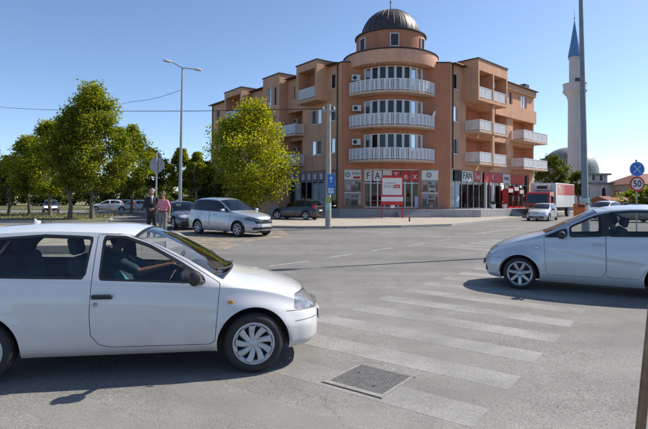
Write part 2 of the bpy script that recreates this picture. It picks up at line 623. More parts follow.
class Fr:
    """a facade plane: s along the wall, o outwards, z up"""
    def __init__(s, P, u, n):
        s.P, s.u, s.n = Vector((P[0], P[1], 0)), Vector((u[0], u[1], 0)).normalized(), Vector((n[0], n[1], 0)).normalized()
    def pt(s, a, o, z):
        q = s.P + s.u * a + s.n * o
        return (q.x, q.y, z)
    def s_at(s, px, o=0.0):
        d = ray(px, HORIZON)
        P = s.P + s.n * o
        # P + u*t = k*d in plan
        det = s.u.x * (-d.y) + s.u.y * d.x
        t = (-P.x * (-d.y) + -P.y * d.x) / det
        return t
def fbox(mb, F, s0, s1, o0, o1, z0, z1):
    mb.hexa([F.pt(s0, o0, z0), F.pt(s1, o0, z0), F.pt(s1, o1, z0), F.pt(s0, o1, z0), F.pt(s0, o0, z1), F.pt(s1, o0, z1), F.pt(s1, o1, z1), F.pt(s0, o1, z1)])
def fwall(mb, F, s0, s1, z0, z1, ops=(), o=0.0):
    """wall face with openings (sa,sb,za,zb,depth) and their reveals"""
    S = sorted({s0, s1, *[q for p in ops for q in p[:2]]})
    Z = sorted({z0, z1, *[q for p in ops for q in p[2:4]]})
    for a, b in zip(S[:-1], S[1:]):
        for c, d in zip(Z[:-1], Z[1:]):
            ms, mz = (a + b) / 2, (c + d) / 2
            if any(p[0] < ms < p[1] and p[2] < mz < p[3] for p in ops):
                continue
            mb.poly([F.pt(a, o, c), F.pt(b, o, c), F.pt(b, o, d), F.pt(a, o, d)])
    for (a, b, c, d, dep) in ops:
        i = o - dep
        mb.poly([F.pt(a, o, c), F.pt(a, i, c), F.pt(a, i, d), F.pt(a, o, d)])
        mb.poly([F.pt(b, o, c), F.pt(b, i, c), F.pt(b, i, d), F.pt(b, o, d)])
        mb.poly([F.pt(a, o, c), F.pt(b, o, c), F.pt(b, i, c), F.pt(a, i, c)])
        mb.poly([F.pt(a, o, d), F.pt(b, o, d), F.pt(b, i, d), F.pt(a, i, d)])
_wr = random.Random(11)
def window(F, par, sa, sb, za, zb, o=-.12, mull=1, blind=None, sill=True, transom=None, m=None):
    t = MB()
    fw = .07
    fbox(t, F, sa, sb, o - .06, o + .03, za, za + fw); fbox(t, F, sa, sb, o - .06, o + .03, zb - fw, zb)
    fbox(t, F, sa, sa + fw, o - .058, o + .032, za + fw, zb - fw); fbox(t, F, sb - fw, sb, o - .058, o + .032, za + fw, zb - fw)
    for k in range(1, mull):
        x = sa + (sb - sa) * k / mull
        fbox(t, F, x - .05, x + .05, o - .056, o + .034, za + fw, zb - fw)
    if transom:
        fbox(t, F, sa + fw, sb - fw, o - .054, o + .028, transom - .03, transom + .03)
    if sill:
        fbox(t, F, sa - .06, sb + .06, o - .02, .06, za - .05, za - .003)
    w = t.build('window', M_WHITE, par)
    t = MB(); t.poly([F.pt(sa + fw, o - .02, za + fw), F.pt(sb - fw, o - .02, za + fw), F.pt(sb - fw, o - .02, zb - fw), F.pt(sa + fw, o - .02, zb - fw)])
    t.build('pane', m or M_WIN, w)
    t = MB()
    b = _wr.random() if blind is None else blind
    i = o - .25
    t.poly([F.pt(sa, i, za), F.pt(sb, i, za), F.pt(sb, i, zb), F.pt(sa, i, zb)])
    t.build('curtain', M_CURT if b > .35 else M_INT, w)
    return w
def railing(par, path, z0, h=1.0, posts=True):
    """white balustrade of upright slats along a plan path"""
    t = MB()
    P = [Vector((p[0], p[1], 0)) for p in path]
    def seg(a, b, w, z_0, z_1):
        d = (b - a)
        if d.length < 1e-4: return
        n = Vector((-d.y, d.x, 0)).normalized() * w / 2
        t.hexa([(*(a - n).xy, z_0), (*(b - n).xy, z_0), (*(b + n).xy, z_0), (*(a + n).xy, z_0), (*(a - n).xy, z_1), (*(b - n).xy, z_1), (*(b + n).xy, z_1), (*(a + n).xy, z_1)])
    acc = 0
    for a, b in zip(P[:-1], P[1:]):
        seg(a, b, .07, z0 + h - .06, z0 + h)
        seg(a, b, .05, z0 + .08, z0 + .14)
        d = (b - a); L_ = d.length; d = d / L_
        n = max(1, round(L_ / .145))
        for k in range(n):
            c = a + d * (L_ * (k + .5) / n)
            seg(c - d * .044, c + d * .044, .022, z0 + .14, z0 + h - .06)
        m = max(1, round(L_ / 1.3))
        for k in range(m + 1):
            c = a + d * (L_ * k / m)
            seg(c - d * .03, c + d * .03, .06, z0, z0 + h)
    return t.build('railing', M_RAIL, par)
def balcony(F, par, s0, s1, z, out=1.25, o=0.0, sides=(1, 1), h=1.0):
    t = MB(); fbox(t, F, s0, s1, o + .002, o + out, z, z + .2)
    b = t.build('balcony', M_SLAB, par)
    path = []
    if sides[0]: path.append(F.pt(s0 + .05, o + .05, 0))
    path += [F.pt(s0 + .05, o + out - .05, 0), F.pt(s1 - .05, o + out - .05, 0)]
    if sides[1]: path.append(F.pt(s1 - .05, o + .05, 0))
    railing(b, path, z + .2, h)
    return b
def ac_unit(F, par, s, o, z, w=.82, h=.56):
    t = MB(); fbox(t, F, s - w / 2, s + w / 2, o + .12, o + .42, z, z + h)
    a = bevel(t.build('air_conditioner', M_AC, par), .02, 1)
    t = MB()
    c = Vector(F.pt(s - .12, o + .425, z + h / 2))
    n = F.n; u = F.u
    ring = [c + (u * math.cos(k * math.pi / 8) + Vector((0, 0, 1)) * math.sin(k * math.pi / 8)) * .2 for k in range(16)]
    t.poly(ring); t.build('fan_grille', M_INT, a)
    for q in (-.25, .25):
        t = MB(); fbox(t, F, s + q - .02, s + q + .02, o, o + .4, z - .05, z - .002); t.build('bracket', M_PIPE, a)
    return a

Z1, Z2, Z3, ZR = 5.1, 8.2, 11.3, 14.55       # undersides of the three balcony floors, eaves
ZT = .82                                      # terrace level
CH0, CH1, CHY = 1.6, 11.8, 46.8               # the blunt corner of the building, seen straight on
bld = thing('apartment_building', 'peach and terracotta corner apartment block with round domed tower and white balconies', 'building', (0, 0, 0))
FC = Fr((CH0, CHY), (1, 0), (0, -1))
FL = Fr((CH0, CHY), (-.606, .795), (-.795, -.606))
FR = Fr((CH1, CHY), (.722, .692), (.692, -.722))
LL = FL.s_at(211.5); LR = FR.s_at(534)
def flr(z): return z + .2

# ---------------- blunt corner: ground floor with shop, terracotta wall, round bay and balconies
t = MB()
shop0, shop1 = 2.15, 7.3
fwall(t, FC, 0, CH1 - CH0, ZT - .3, ZR, [(shop0, shop1, ZT + .12, 4.55, .35)])
t.build('corner_wall', M_TERRA, bld)
TC = (6.45, 49.0)                              # tower axis
TR = 3.45
def arc(c, r, a0, a1, n):
    return [(c[0] + r * math.sin(a0 + (a1 - a0) * k / n), c[1] - r * math.cos(a0 + (a1 - a0) * k / n)) for k in range(n + 1)]
half = math.acos((TC[1] - CHY) / TR)
for zf in (Z1, Z2, Z3):
    z = flr(zf)
    top = (zf + 3.1) if zf < Z3 else 14.35
    for za, zb in ((z - .2, z + .04), (z + 2.45, top)):
        t = MB()
        a = arc(TC, TR, -half, half, 24)
        for p, q in zip(a[:-1], a[1:]):
            t.poly([(*p, za), (*q, za), (*q, zb), (*p, zb)])
        t.build('bay_wall', M_TERRA, bld)
NB = 8
for zf in (Z1, Z2, Z3):
    z = flr(zf)
    for k in range(NB):
        a0 = -half + 2 * half * k / NB; a1 = -half + 2 * half * (k + 1) / NB
        p, q = arc(TC, TR, a0, a1, 1)
        F = Fr(p, (q[0] - p[0], q[1] - p[1]), (math.sin((a0 + a1) / 2), -math.cos((a0 + a1) / 2)))
        L_ = math.hypot(q[0] - p[0], q[1] - p[1])
        window(F, bld, .05, L_ - .05, z + .05, z + 2.44, o=-.02, blind=(.1 if k in (1, 6) else .9), sill=False)
    # mullion posts between the panes
    t = MB()
    for k in range(NB + 1):
        p = arc(TC, TR + .02, -half + 2 * half * k / NB, 0, 1)[0]
        t.tube([(*p, z + .04), (*p, z + 2.45)], .075, 6)
    t.build('mullions', M_WHITE, bld)
    # curved balcony
    c = (TC[0] - .15, 49.2); r = 4.8; a = math.asin(4.0 / r)
    ap = arc(c, r, -a, a, 20)
    t = MB()
    poly = ap + [(ap[-1][0], CHY - .002), (ap[0][0], CHY - .002)]
    t.prism(poly, zf, zf + .2)
    b = t.build('balcony', M_SLAB, bld)
    ip = arc(c, r - .06, -a, a, 20)
    railing(b, [(ap[0][0] + .05, CHY - .1)] + ip + [(ap[-1][0] - .05, CHY - .1)], zf + .2, 1.05)
for z, x in ((Z3 + 1.45, 355.2), (Z2 + 1.7, 356.2), (Z1 + 1.65, 355.8)):
    ac_unit(FC, bld, FC.s_at(x), 0, z)
# satellite dish by the middle balcony
t = MB(); t.lathe([(.01, 0), (.2, .03), (.38, .11)], 20, axis='Y'); d = t.build('satellite_dish', M_AC, bld, smooth=True)
d.location = FC.pt(FC.s_at(433.5), .55, Z2 + 1.35); d.rotation_euler = (R(20), 0, R(60))
# ring band, drum, dome
t = MB()
t.lathe([(3.3, 14.05), (4.5, 14.05), (4.58, 14.5), (4.58, 15.2), (4.5, 15.25)], 64, (*TC, 0))
ring = t.build('ring_band', M_DARKRED, bld, smooth=True)
t = MB(); t.lathe([(4.66, 15.25), (4.66, 15.33), (3.3, 15.36)], 64, (*TC, 0)); t.lathe([(4.47, 15.252), (4.66, 15.25)], 64, (*TC, 0)); t.build('coping', M_ROOF, ring, smooth=True)
t = MB(); t.lathe([(3.35, 15.3), (3.35, 17.35), (3.3, 17.36)], 64, (*TC, 0)); drum = t.build('drum', M_TERRA, bld, smooth=True)
t = MB(); t.lathe([(3.36, 17.352), (3.5, 17.38), (3.5, 17.48), (2.8, 17.52)], 64, (*TC, 0)); t.build('drum_cornice', M_ROOF, drum, smooth=True)
for a in (-58, -1, 56):
    a = R(a)
    p, q = arc(TC, 3.36, a - .125, a + .125, 1)
    F = Fr(p, (q[0] - p[0], q[1] - p[1]), (math.sin(a), -math.cos(a)))
    window(F, bld, 0, math.hypot(q[0] - p[0], q[1] - p[1]), 15.75, 16.98, o=.06, sill=False, blind=.1)
t = MB()
prof = [(2.88 * math.cos(k * math.pi / 24), 17.45 + 2.85 * math.sin(k * math.pi / 24)) for k in range(0, 13)]
prof[-1] = (.02, prof[-1][1])
t.lathe(prof, 64, (*TC, 0)); dome = t.build('dome', M_COPPER, bld, smooth=True)
t = MB()
for k in range(28):
    a = 2 * math.pi * k / 28
    t.tube([(TC[0] + (r + .012) * math.cos(a), TC[1] + (r + .012) * math.sin(a), z + .005) for r, z in prof[:-1]], .015, 4)
s_ = t.build('standing_seams', M_COPPER, dome)
t = MB(); t.tube([(*TC, 20.2), (*TC, 20.9), (*TC, 22.0)], [.05, .045, .02], 6); t.lathe([(.01, 21.05), (.11, 21.15), (.01, 21.27)], 10, (*TC, 0)); t.build('finial', M_ROOF, dome)
for x in (375, 410):
    p = A(x, 60, 45.2)
    t = MB(); t.lathe([(.01, 14.0), (.09, 14.0), (.09, 14.05)], 10, (p.x, p.y, 0)); t.build('downlight', M_SIGNW, ring)

# ---------------- roof deck behind everything
t = MB()
bl = FL.pt(LL, 0, 0); br = FR.pt(LR, 0, 0)
back = [FL.pt(LL, -10, 0), (CH0 + 5, CHY + 16, 0), FR.pt(LR, -10, 0)]
t.prism([FL.pt(0, .05, 0), FR.pt(0, .05, 0), FR.pt(LR, .05, 0), *back[::-1], FL.pt(LL, .05, 0)], ZR, ZR + .12)
t.build('roof', M_ROOF, bld)
t = MB()      # end and rear walls
for p, q in ((FL.pt(LL, 0, 0), back[0]), (back[0], back[1]), (back[1], back[2]), (back[2], FR.pt(LR, 0, 0))):
    t.poly([(p[0], p[1], 0), (q[0], q[1], 0), (q[0], q[1], ZR - .002), (p[0], p[1], ZR - .002)])
t.build('rear_wall', M_PEACH, bld)

# ---------------- a top-floor box that overhangs the facade, with a loggia cut into it
def loggia_box(F, s0, s1, out, ops, z0=Z3 - .1, z1=15.0, name='overhanging_bay', depth=1.3, m=None):
    t = MB()
    fwall(t, F, s0, s1, z0, z1, [(*o, depth) for o in ops], o=out)
    for s in (s0, s1):
        t.poly([F.pt(s, .001, z0), F.pt(s, out, z0), F.pt(s, out, z1), F.pt(s, .001, z1)])
        t.poly([F.pt(s, .001, ZR), F.pt(s, -3.5, ZR), F.pt(s, -3.5, z1), F.pt(s, .001, z1)])
    t.poly([F.pt(s0, .001, z0), F.pt(s1, .001, z0), F.pt(s1, out, z0), F.pt(s0, out, z0)])
    t.poly([F.pt(s0, out, z1), F.pt(s1, out, z1), F.pt(s1, -3.5, z1), F.pt(s0, -3.5, z1)])
    b = t.build(name, m or M_PEACH, bld)
    t = MB(); fbox(t, F, s0 - .08, s1 + .08, -3.5, out + .08, z1 + .002, z1 + .1); t.build('coping', M_ROOF, b)
    for (a, c, za, zb) in ops:
        t = MB(); t.poly([F.pt(a, out - depth + .01, za), F.pt(c, out - depth + .01, za), F.pt(c, out - depth + .01, zb), F.pt(a, out - depth + .01, zb)])
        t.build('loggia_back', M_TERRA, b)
        w_ = t
        railing(b, [F.pt(a + .02, out - .08, 0), F.pt(c - .02, out - .08, 0)], za, 1.05)
    return b
def downpipe(F, s, o, z0, z1):
    t = MB(); t.tube([F.pt(s, o + .07, z0), F.pt(s, o + .07, z1)], .06, 8); t.build('downpipe', M_PIPE, bld, smooth=True)
def eave(F, s0, s1, out=.45):
    t = MB(); fbox(t, F, s0, s1, -.5, out, ZR - .02, ZR + .06)
    e = t.build('eaves', M_TILE, bld)
    t = MB(); t.tube([F.pt(s0, out + .05, ZR), F.pt(s1, out + .05, ZR)], .06, 8); t.build('gutter', M_PIPE, e)

# ---------------- left wing
s = FL.s_at
wall_ops, wins = [], []
def wop(px, w, za, zb, F=FL, mull=1, blind=None, dx=0):
    c = F.s_at(px) + dx
    wins.append((F, c - w / 2, c + w / 2, za, zb, mull, blind))
    return (c - w / 2, c + w / 2, za, zb, .2)
for zf in (Z1, Z2, Z3):
    wall_ops.append(wop(332.2, .75, zf + 1.0, zf + 2.45))
for zf in (Z1, Z2):
    wall_ops.append(wop(313.0, .85, zf + 1.0, zf + 2.45, blind=.9)); wall_ops.append(wop(318.3, .85, zf + 1.0, zf + 2.45))
wall_ops.append(wop(293.2, .5, Z3 + .9, Z3 + 2.45))
for zf in (Z3,):
    wall_ops += [wop(256.5, .8, zf + 1.0, zf + 2.3), wop(251.8, .8, zf + 1.0, zf + 2.3)]
for zf in (Z1, Z2, Z3):
    wall_ops.append(wop(217.2, 1.1, zf + 1.0, zf + 2.4))
# deep loggias on floors 1 and 2 behind the balconies
lg0, lg1 = s(302.0), s(283.0)
for zf in (Z1, Z2):
    wall_ops.append((lg0, lg1, zf + .2, zf + 2.75, 1.3))
l30, l31 = s(241), s(226)
for zf in (Z1, Z2):
    wall_ops.append((l30, l31, zf + .2, zf + 2.75, 1.3))
# ground floor shop openings
g0, g1 = s(336), s(283)
wall_ops.append((g0, g1, ZT - .2, 4.5, .3))
t = MB(); fwall(t, FL, 0, LL, 0, ZR, wall_ops); t.build('side_wall', M_PEACH, bld)
for (F, a, b, za, zb, mu, bl_) in wins:
    window(F, bld, a, b, za, zb, mull=mu, blind=bl_)
wins.clear()
for (a0, a1) in ((lg0, lg1), (l30, l31)):
    for zf in (Z1, Z2):
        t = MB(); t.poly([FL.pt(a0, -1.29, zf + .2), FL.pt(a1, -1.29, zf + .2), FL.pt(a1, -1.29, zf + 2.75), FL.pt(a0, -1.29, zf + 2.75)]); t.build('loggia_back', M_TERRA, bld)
        FB = Fr(FL.pt(0, -1.25, 0), FL.u, FL.n)
        window(FB, bld, a0 + .25, a0 + 1.15, zf + .25, zf + 2.45, o=.02, sill=False)
        balcony(FL, bld, a0 - .35, a1 + .1, zf, 1.15)
        ac_unit(FB, bld, a0 + (a1 - a0) * .75, 0, zf + 1.75, .7, .5)
b1a, b1b = s(316.2, 1.35), s(295.5, 1.35)
loggia_box(FL, b1a, b1b, 1.35, [(b1a + .35, b1b - .35, Z3 + .25, 14.35)], z1=15.05)
b3a, b3b = s(240.5, 1.35), s(223.5, 1.35)
loggia_box(FL, b3a, b3b, 1.35, [(b3a + .35, b3b - .35, Z3 + .25, 14.35)], z1=15.05)
# plain projecting stair bay between them, full height
b2a, b2b = s(278.5, 1.1), s(262, 1.1)
t = MB()
ops = []
for zf in (Z1, Z2, Z3):
    for px in (274, 268.6):
        c = s(px, 1.1); ops.append((c - .33, c + .33, zf + .5, zf + 2.6, .2))
fwall(t, FL, b2a, b2b, 0, 15.15, ops, o=1.1)
for q in (b2a, b2b): t.poly([FL.pt(q, -3.5, 0), FL.pt(q, 1.1, 0), FL.pt(q, 1.1, 15.15), FL.pt(q, -3.5, 15.15)])
t.poly([FL.pt(b2a, 1.1, 15.15), FL.pt(b2b, 1.1, 15.15), FL.pt(b2b, -3.5, 15.15), FL.pt(b2a, -3.5, 15.15)])
bay2 = t.build('stair_bay', M_PEACH, bld)
t = MB(); fbox(t, FL, b2a - .08, b2b + .08, -3.5, 1.18, 15.152, 15.26); t.build('coping', M_ROOF, bay2)
FB = Fr(FL.pt(0, 1.1, 0), FL.u, FL.n)
for (a, b, za, zb, d) in ops: window(FB, bld, a, b, za, zb, blind=.2)
downpipe(FL, s(337.3), 0, .1, ZR); downpipe(FL, s(281.5), 0, .1, ZR); downpipe(FL, s(249), 0, .1, ZR); downpipe(FL, LL - .15, 0, .1, ZR)
eave(FL, .3, b1a - .1); eave(FL, b1b + .1, b2a - .1); eave(FL, b2b + .1, b3a - .1); eave(FL, b3b + .1, LL + .3)

# ---------------- right wing
s = FR.s_at
wall_ops = []
for zf in (Z1, Z2, Z3):
    wall_ops.append(wop(455.3, .95, zf + .95, zf + 2.45, FR))
for px, w in ((511.0, .8), (524.0, 1.5)):
    wall_ops.append(wop(px, w, Z3 + 1.0, Z3 + 2.5, FR, mull=2 if w > 1 else 1))
r0, r1, r2, r3 = s(465), s(492.5), s(494.5), s(508)
r4, r5 = s(513), s(533.5)
for zf in (Z1, Z2):
    wall_ops += [(r0 + .15, r1, zf + .2, zf + 2.8, 1.3), (r2, r3 - .3, zf + .2, zf + 2.8, 1.3), (r4, LR - .25, zf + .2, zf + 2.75, 1.2)]
sg0, sg1 = s(447.2) if s(447.2) > .15 else .15, s(529)
wall_ops.append((sg0, sg1, ZT - .2, 4.62, .3))
t = MB(); fwall(t, FR, 0, LR, 0, ZR, wall_ops); t.build('side_wall', M_PEACH, bld)
for (F, a, b, za, zb, mu, bl_) in wins: window(F, bld, a, b, za, zb, mull=mu, blind=bl_)
wins.clear()
FB = Fr(FR.pt(0, -1.25, 0), FR.u, FR.n)
for zf in (Z1, Z2):
    for a, b, n in ((r0 + .15, r1, 1), (r2, r3 - .3, 2), (r4, LR - .25, 1)):
        t = MB(); q = -1.29 if n != 3 else -1.19
        t.poly([FR.pt(a, -1.19 if a == r4 else -1.29, zf + .2), FR.pt(b, -1.19 if a == r4 else -1.29, zf + .2), FR.pt(b, -1.19 if a == r4 else -1.29, zf + 2.8), FR.pt(a, -1.19 if a == r4 else -1.29, zf + 2.8)])
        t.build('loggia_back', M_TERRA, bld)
        for k in range(n):
            window(FB, bld, a + .3 + k * 1.1, a + 1.2 + k * 1.1, zf + .25, zf + 2.5, o=.09, sill=False, blind=.8)
    balcony(FR, bld, r0 - .05, s(491.8, 1.6), zf, 1.6); balcony(FR, bld, s(493.8, 1.5), s(506.5, 1.5), zf, 1.5, sides=(0, 1)); balcony(FR, bld, r4 - .55, LR + .25, zf, 1.5)
pa, pb = s(478.3, 1.6), s(507.5, 1.6)
mid_ = (pa + pb) / 2
loggia_box(FR, pa, pb, 1.6, [(pa + .22, mid_ - .12, Z3 + .2, 14.1), (mid_ + .12, pb - .22, Z3 + .2, 14.1)], z1=15.15, m=M_PEACH)
ac_unit(Fr(FR.pt(0, .32, 0), FR.u, FR.n), bld, mid_ + 1.6, 0, 13.2, .8, .6)
# slim pillar carrying the overhang
t = MB(); fbox(t, FR, s(492.6, 1.45), s(494.6, 1.45), 1.22, 1.45, ZT + 4.2, Z3 - .11); t.build('pillar', M_PEACH, bld)
# shallow overhang over the far balconies
t = MB(); fbox(t, FR, pb + .02, LR + .02, .003, .28, Z3 - .55, Z3 + .9); fbox(t, FR, pb + .02, LR + .02, .003, .28, Z3 + 2.55, ZR - .03)
t.build('string_course', M_PEACH, bld)
downpipe(FR, s(452.2), 0, 4.7, ZR)
eave(FR, .2, pa - .1, .4); eave(FR, pb + .1, LR + .3, .4)
t = MB(); fbox(t, FR, LR - 1.0, LR + .1, -2.2, -.6, ZR + .121, ZR + 1.0); t.build('chimney', M_ROOF, bld)

# ---------------- terrace along the shops, with steps
t = MB()
tl = [FL.pt(g1 + .6, 1.2, 0), FL.pt(.2, 1.5, 0), (CH0 - .2, CHY - 1.8, 0), (CH1 + .5, CHY - 1.8, 0), FR.pt(1.0, 2.6, 0), FR.pt(s(523), 2.6, 0), FR.pt(s(523), .0, 0), FR.pt(.01, 0.001, 0), FC.pt(CH1 - CH0, .001, 0), FC.pt(0, .001, 0), FL.pt(g1 + .6, .001, 0)]
t.prism(tl, .0, ZT); ter = t.build('terrace', M_STEPS, bld)
t = MB()
for k in range(3):
    fbox(t, FR, s(487), s(503), 2.601, 2.6 + .34 * (3 - k), .12 + .17 * k + (.001 if k else -.1), .12 + .17 * (k + 1))
for k in range(3):
    t.box(6.6, 9.4, CHY - 1.801 - .32 * (3 - k), CHY - 1.801, .12 + .17 * k + (.001 if k else -.1), .12 + .17 * (k + 1))
t.build('steps', M_STEPS, ter)

# ---------------- shop fronts
def glazing(F, s0, s1, z0, z1, n, o=-.25, zt=None, fm=None):
    t = MB()
    for k in range(n + 1):
        x = s0 + (s1 - s0) * k / n
        fbox(t, F, x - .05, x + .05, o - .06, o + .06, z0, z1)
    for z in ([z0, z1 - .08] + ([zt] if zt else [])):
        for k in range(n):
            a = s0 + (s1 - s0) * k / n + .05; b = s0 + (s1 - s0) * (k + 1) / n - .05
            fbox(t, F, a, b, o - .055, o + .055, z, z + .08)
    fr = t.build('shop_window', fm or M_WHITE, bld)
    for k in range(n):
        a = s0 + (s1 - s0) * k / n + .05; b = s0 + (s1 - s0) * (k + 1) / n - .05
        t = MB(); t.poly([F.pt(a, o, z0 + .08), F.pt(b, o, z0 + .08), F.pt(b, o, z1 - .08), F.pt(a, o, z1 - .08)]); t.build('pane', M_SHOPG, fr)
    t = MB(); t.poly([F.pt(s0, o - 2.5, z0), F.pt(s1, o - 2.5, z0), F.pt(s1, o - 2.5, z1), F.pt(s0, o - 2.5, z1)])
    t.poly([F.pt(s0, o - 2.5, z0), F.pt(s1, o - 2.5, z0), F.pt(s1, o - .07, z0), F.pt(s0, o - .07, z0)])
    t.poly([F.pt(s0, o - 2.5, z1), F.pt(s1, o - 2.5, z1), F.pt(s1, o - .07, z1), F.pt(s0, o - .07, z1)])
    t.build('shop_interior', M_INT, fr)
    return fr
def panel(F, par, s0, s1, z0, z1, o, m, name='sign_panel', th=.03):
    t = MB(); fbox(t, F, s0, s1, o, o + th, z0, z1)
    return t.build(name, m, par)
def ftext(F, par, txt, s_, z, o, size, m, xs=1.0, flip=False, bold=0.0, extrude=.008):
    u = F.u if F.u.x > 0 else -F.u
    M = basis(Vector(F.pt(s_, o, z)), u, Vector((0, 0, 1)), F.n)
    return text_mesh('lettering', txt, size, m, par, M, extrude, xs=xs, bold=bold)
# corner shop
sh = glazing(FC, shop0, shop1, ZT + .12, 4.55, 8, zt=3.2)
edges = [FC.s_at(x) for x in (363.6, 372.6, 382.6, 391.8, 400.6, 411.3, 419.2)]
for k, ch in enumerate('FANTex'):
    a, b = edges[k] + .06, edges[k + 1] - .06
    red = k >= 3
    p = panel(FC, sh, a, b, 3.42, 4.42, -.18, M_RED if red else M_SIGNW)
    ftext(FC, p, ch, (a + b) / 2, 3.9, -.14, .88, M_SIGNW if red else M_INK, xs=.85, bold=.004)
panel(FC, sh, FC.s_at(382.9), FC.s_at(391.6), 4.0, 4.44, -.149, M_SIGNW)
def picture(F, par, s0, s1, z0, z1, o, seed):
    """printed photograph of a furnished room: wall, floor, sofa, cupboard, table, lamp"""
    rnd = random.Random(seed)
    w, h = s1 - s0, z1 - z0
    pr = panel(F, par, s0, s1, z0, z1, o, mat('print_wall', (.30, .275, .26), .45, var=.2, scale=3), 'picture', .006)
    fl = z0 + h * rnd.uniform(.22, .32)
    panel(F, pr, s0, s1, z0, fl, o + .0062, mat('print_floor', (.20, .15, .12), .45, var=.3, scale=6), 'picture_floor', .001)
    tones = [(.05, .04, .04), (.13, .07, .05), (.40, .37, .34), (.09, .085, .09), (.22, .12, .08)]
    k = 0
    for (a, b, c, d) in ((.06, .34, .12, .62), (.40, .82, .10, .42), (.42, .80, .40, .55), (.84, .97, .15, .8), (.5, .7, .02, .16), (.45, .62, .66, .86), (.66, .76, .68, .88)):
        k += 1
        j_ = rnd.uniform(-.03, .03)
        panel(F, pr, s0 + w * max(.01, a + j_), s0 + w * min(.99, b + j_), z0 + h * c, z0 + h * d, o + .0075 + .0004 * k, mat('print_furniture', tones[(k + seed) % 5], .45, var=.35, scale=5), 'picture_item', .0003)
for (x0, x1, seed) in ((344.0, 361.2, 1.3), (421.2, 438.3, 5.1)):
    a, b = FC.s_at(x0), FC.s_at(x1)
    p = panel(FC, bld, a, b, ZT + .12, 4.5, .02, mat('poster_sheet', (.34, .33, .32), .5, var=.1), 'poster')
    picture(FC, p, a + .03, b - .03, 2.38, 3.5, .051, int(seed)); picture(FC, p, a + .03, b - .03, ZT + .16, 2.26, .051, int(seed) + 2)
    panel(FC, p, a + .03, b - .03, 3.55, 4.42, .051, M_SIGNW, 'poster_header', .008)
    c = FC.s_at(x0 + (3.5 if seed < 3 else 7.5))
    t = MB(); t.lathe([(.01, .0), (.24, .0), (.24, .006)], 24, axis='Y'); o = t.build('emblem', M_INK, p); o.location = FC.pt(c, .066, 4.0)
    t = MB(); t.lathe([(.06, .0), (.16, .0)], 24, axis='Y'); o = t.build('emblem_ring', M_SIGNW, p); o.location = FC.pt(c, .067, 4.0)
    if seed < 3:
        ftext(FC, p, 'FAN', a + 1.15, 4.1, .062, .42, M_INK); panel(FC, p, a + .85, a + 1.5, 3.62, 3.85, .06, M_RED, 'poster_stripe', .006)
    panel(FC, p, a + .03, b - .03, 2.28, 2.36, .051, M_SIGNW, 'poster_rule', .006)
panel(FC, sh, FC.s_at(415.0), FC.s_at(419), ZT + .2, 2.0, -.18, mat('pale_sticker', (.45, .55, .68), .5), 'door_sticker')
# right-hand shops
sg = glazing(FR, sg0, sg1, ZT + .02, 4.6, 15, zt=3.35, fm=mat('grey_aluminium', (.30, .31, .33), .4, .4, var=.1))
s = FR.s_at
for (x0, x1, m) in ((456, 463.2, M_INT), (463.5, 474.5, M_SIGNW), (474.5, 482.0, M_RED), (485.5, 503.6, M_RED), (504.2, 511.6, M_SIGNW), (511.6, 526, M_RED)):
    panel(FR, sg, s(x0), s(x1), 3.52, 4.55, -.18, m)
ftext(FR, sg, 'FAN', (s(463.5) + s(474.5)) / 2, 4.05, -.14, 1.0, M_INK, xs=.95, bold=.01)
ftext(FR, sg, 'Tex', (s(474.6) + s(482)) / 2, 4.05, -.14, .85, M_SIGNW, xs=.8)
ftext(FR, sg, 'MOBILE', (s(504.2) + s(511.6)) / 2, 4.05, -.14, .5, M_INK, xs=.72)
ftext(FR, sg, 'f', (s(492) + s(496)) / 2, 4.05, -.14, .9, M_SIGNW)
for k, (x0, x1) in enumerate(((449, 461.5),)):
    panel(FR, sg, s(x0), s(x1), ZT + .15, 3.3, -.24, mat('window_film', (.36, .42, .47), .35, var=.3, scale=2), 'window_film', .006)
for x in (486.2, 493.2):
    t = MB(); fbox(t, FR, s(x) - .06, s(x) + .06, -.19, .05, ZT + .01, 3.5); t.build('door_post', M_WHITE, sg)
# left-hand shops under the left wing
s = FL.s_at
sl = glazing(FL, g0, g1, ZT - .1, 4.48, 9, zt=3.4, fm=mat('grey_aluminium', (.34, .35, .37), .4, .4, var=.1))
M_PINKSIGN = mat('faded_sign', (.40, .27, .27), .6, var=.3, scale=3)
for k in range(9):
    a = g0 + (g1 - g0) * k / 9 + .12; b = g0 + (g1 - g0) * (k + 1) / 9 - .12
    p = panel(FL, sl, a, b, 3.55, 4.4, -.18, M_PINKSIGN)
    panel(FL, p, a + .25, b - .25, 3.7, 4.2, -.149, M_SIGNW, 'sign_print', .004)
for k in (1, 2, 3, 6):
    a = g0 + (g1 - g0) * k / 9 + .1; b = g0 + (g1 - g0) * (k + 1) / 9 - .1
    panel(FL, sl, a, b, ZT + .1, 3.3, -.24, mat('window_film', (.32, .38, .40), .35, var=.35, scale=2), 'window_film', .006)
# ================================================================== MOSQUE, MINARET, HOUSES
M_MOSQ = mat('pale_plaster', (.50, .48, .47), .85, var=.08, scale=.6, bump=.1)
M_MINW = mat('minaret_plaster', (.50, .49, .50), .85, var=.08, scale=.4, bump=.1)
M_LEAD = mat('lead_sheet', (.20, .21, .21), .5, .4, var=.2, scale=1.2)
M_BLUE = mat('blue_spire_sheet', (.10, .23, .44), .45, .2, var=.1)
M_DARKW = mat('dark_window', (.03, .03, .035), .2, var=.2)
mc = A(575, 199, 80); MX, MY = mc.x, mc.y
mn = thing('minaret', 'tall slender pale minaret with balcony and blue pointed spire', 'minaret', (MX, MY, 0))
def zat(py, Y): return A(575, py, Y).z
zb, zc, zs, zt = zat(101, MY), zat(91, MY), zat(57, MY), zat(20, MY)
t = MB(); t.lathe([(1.35, 0), (1.35, 5.5), (1.13, 6.6), (1.05, 10), (1.0, zb)], 20); t.build('shaft', M_MINW, mn)
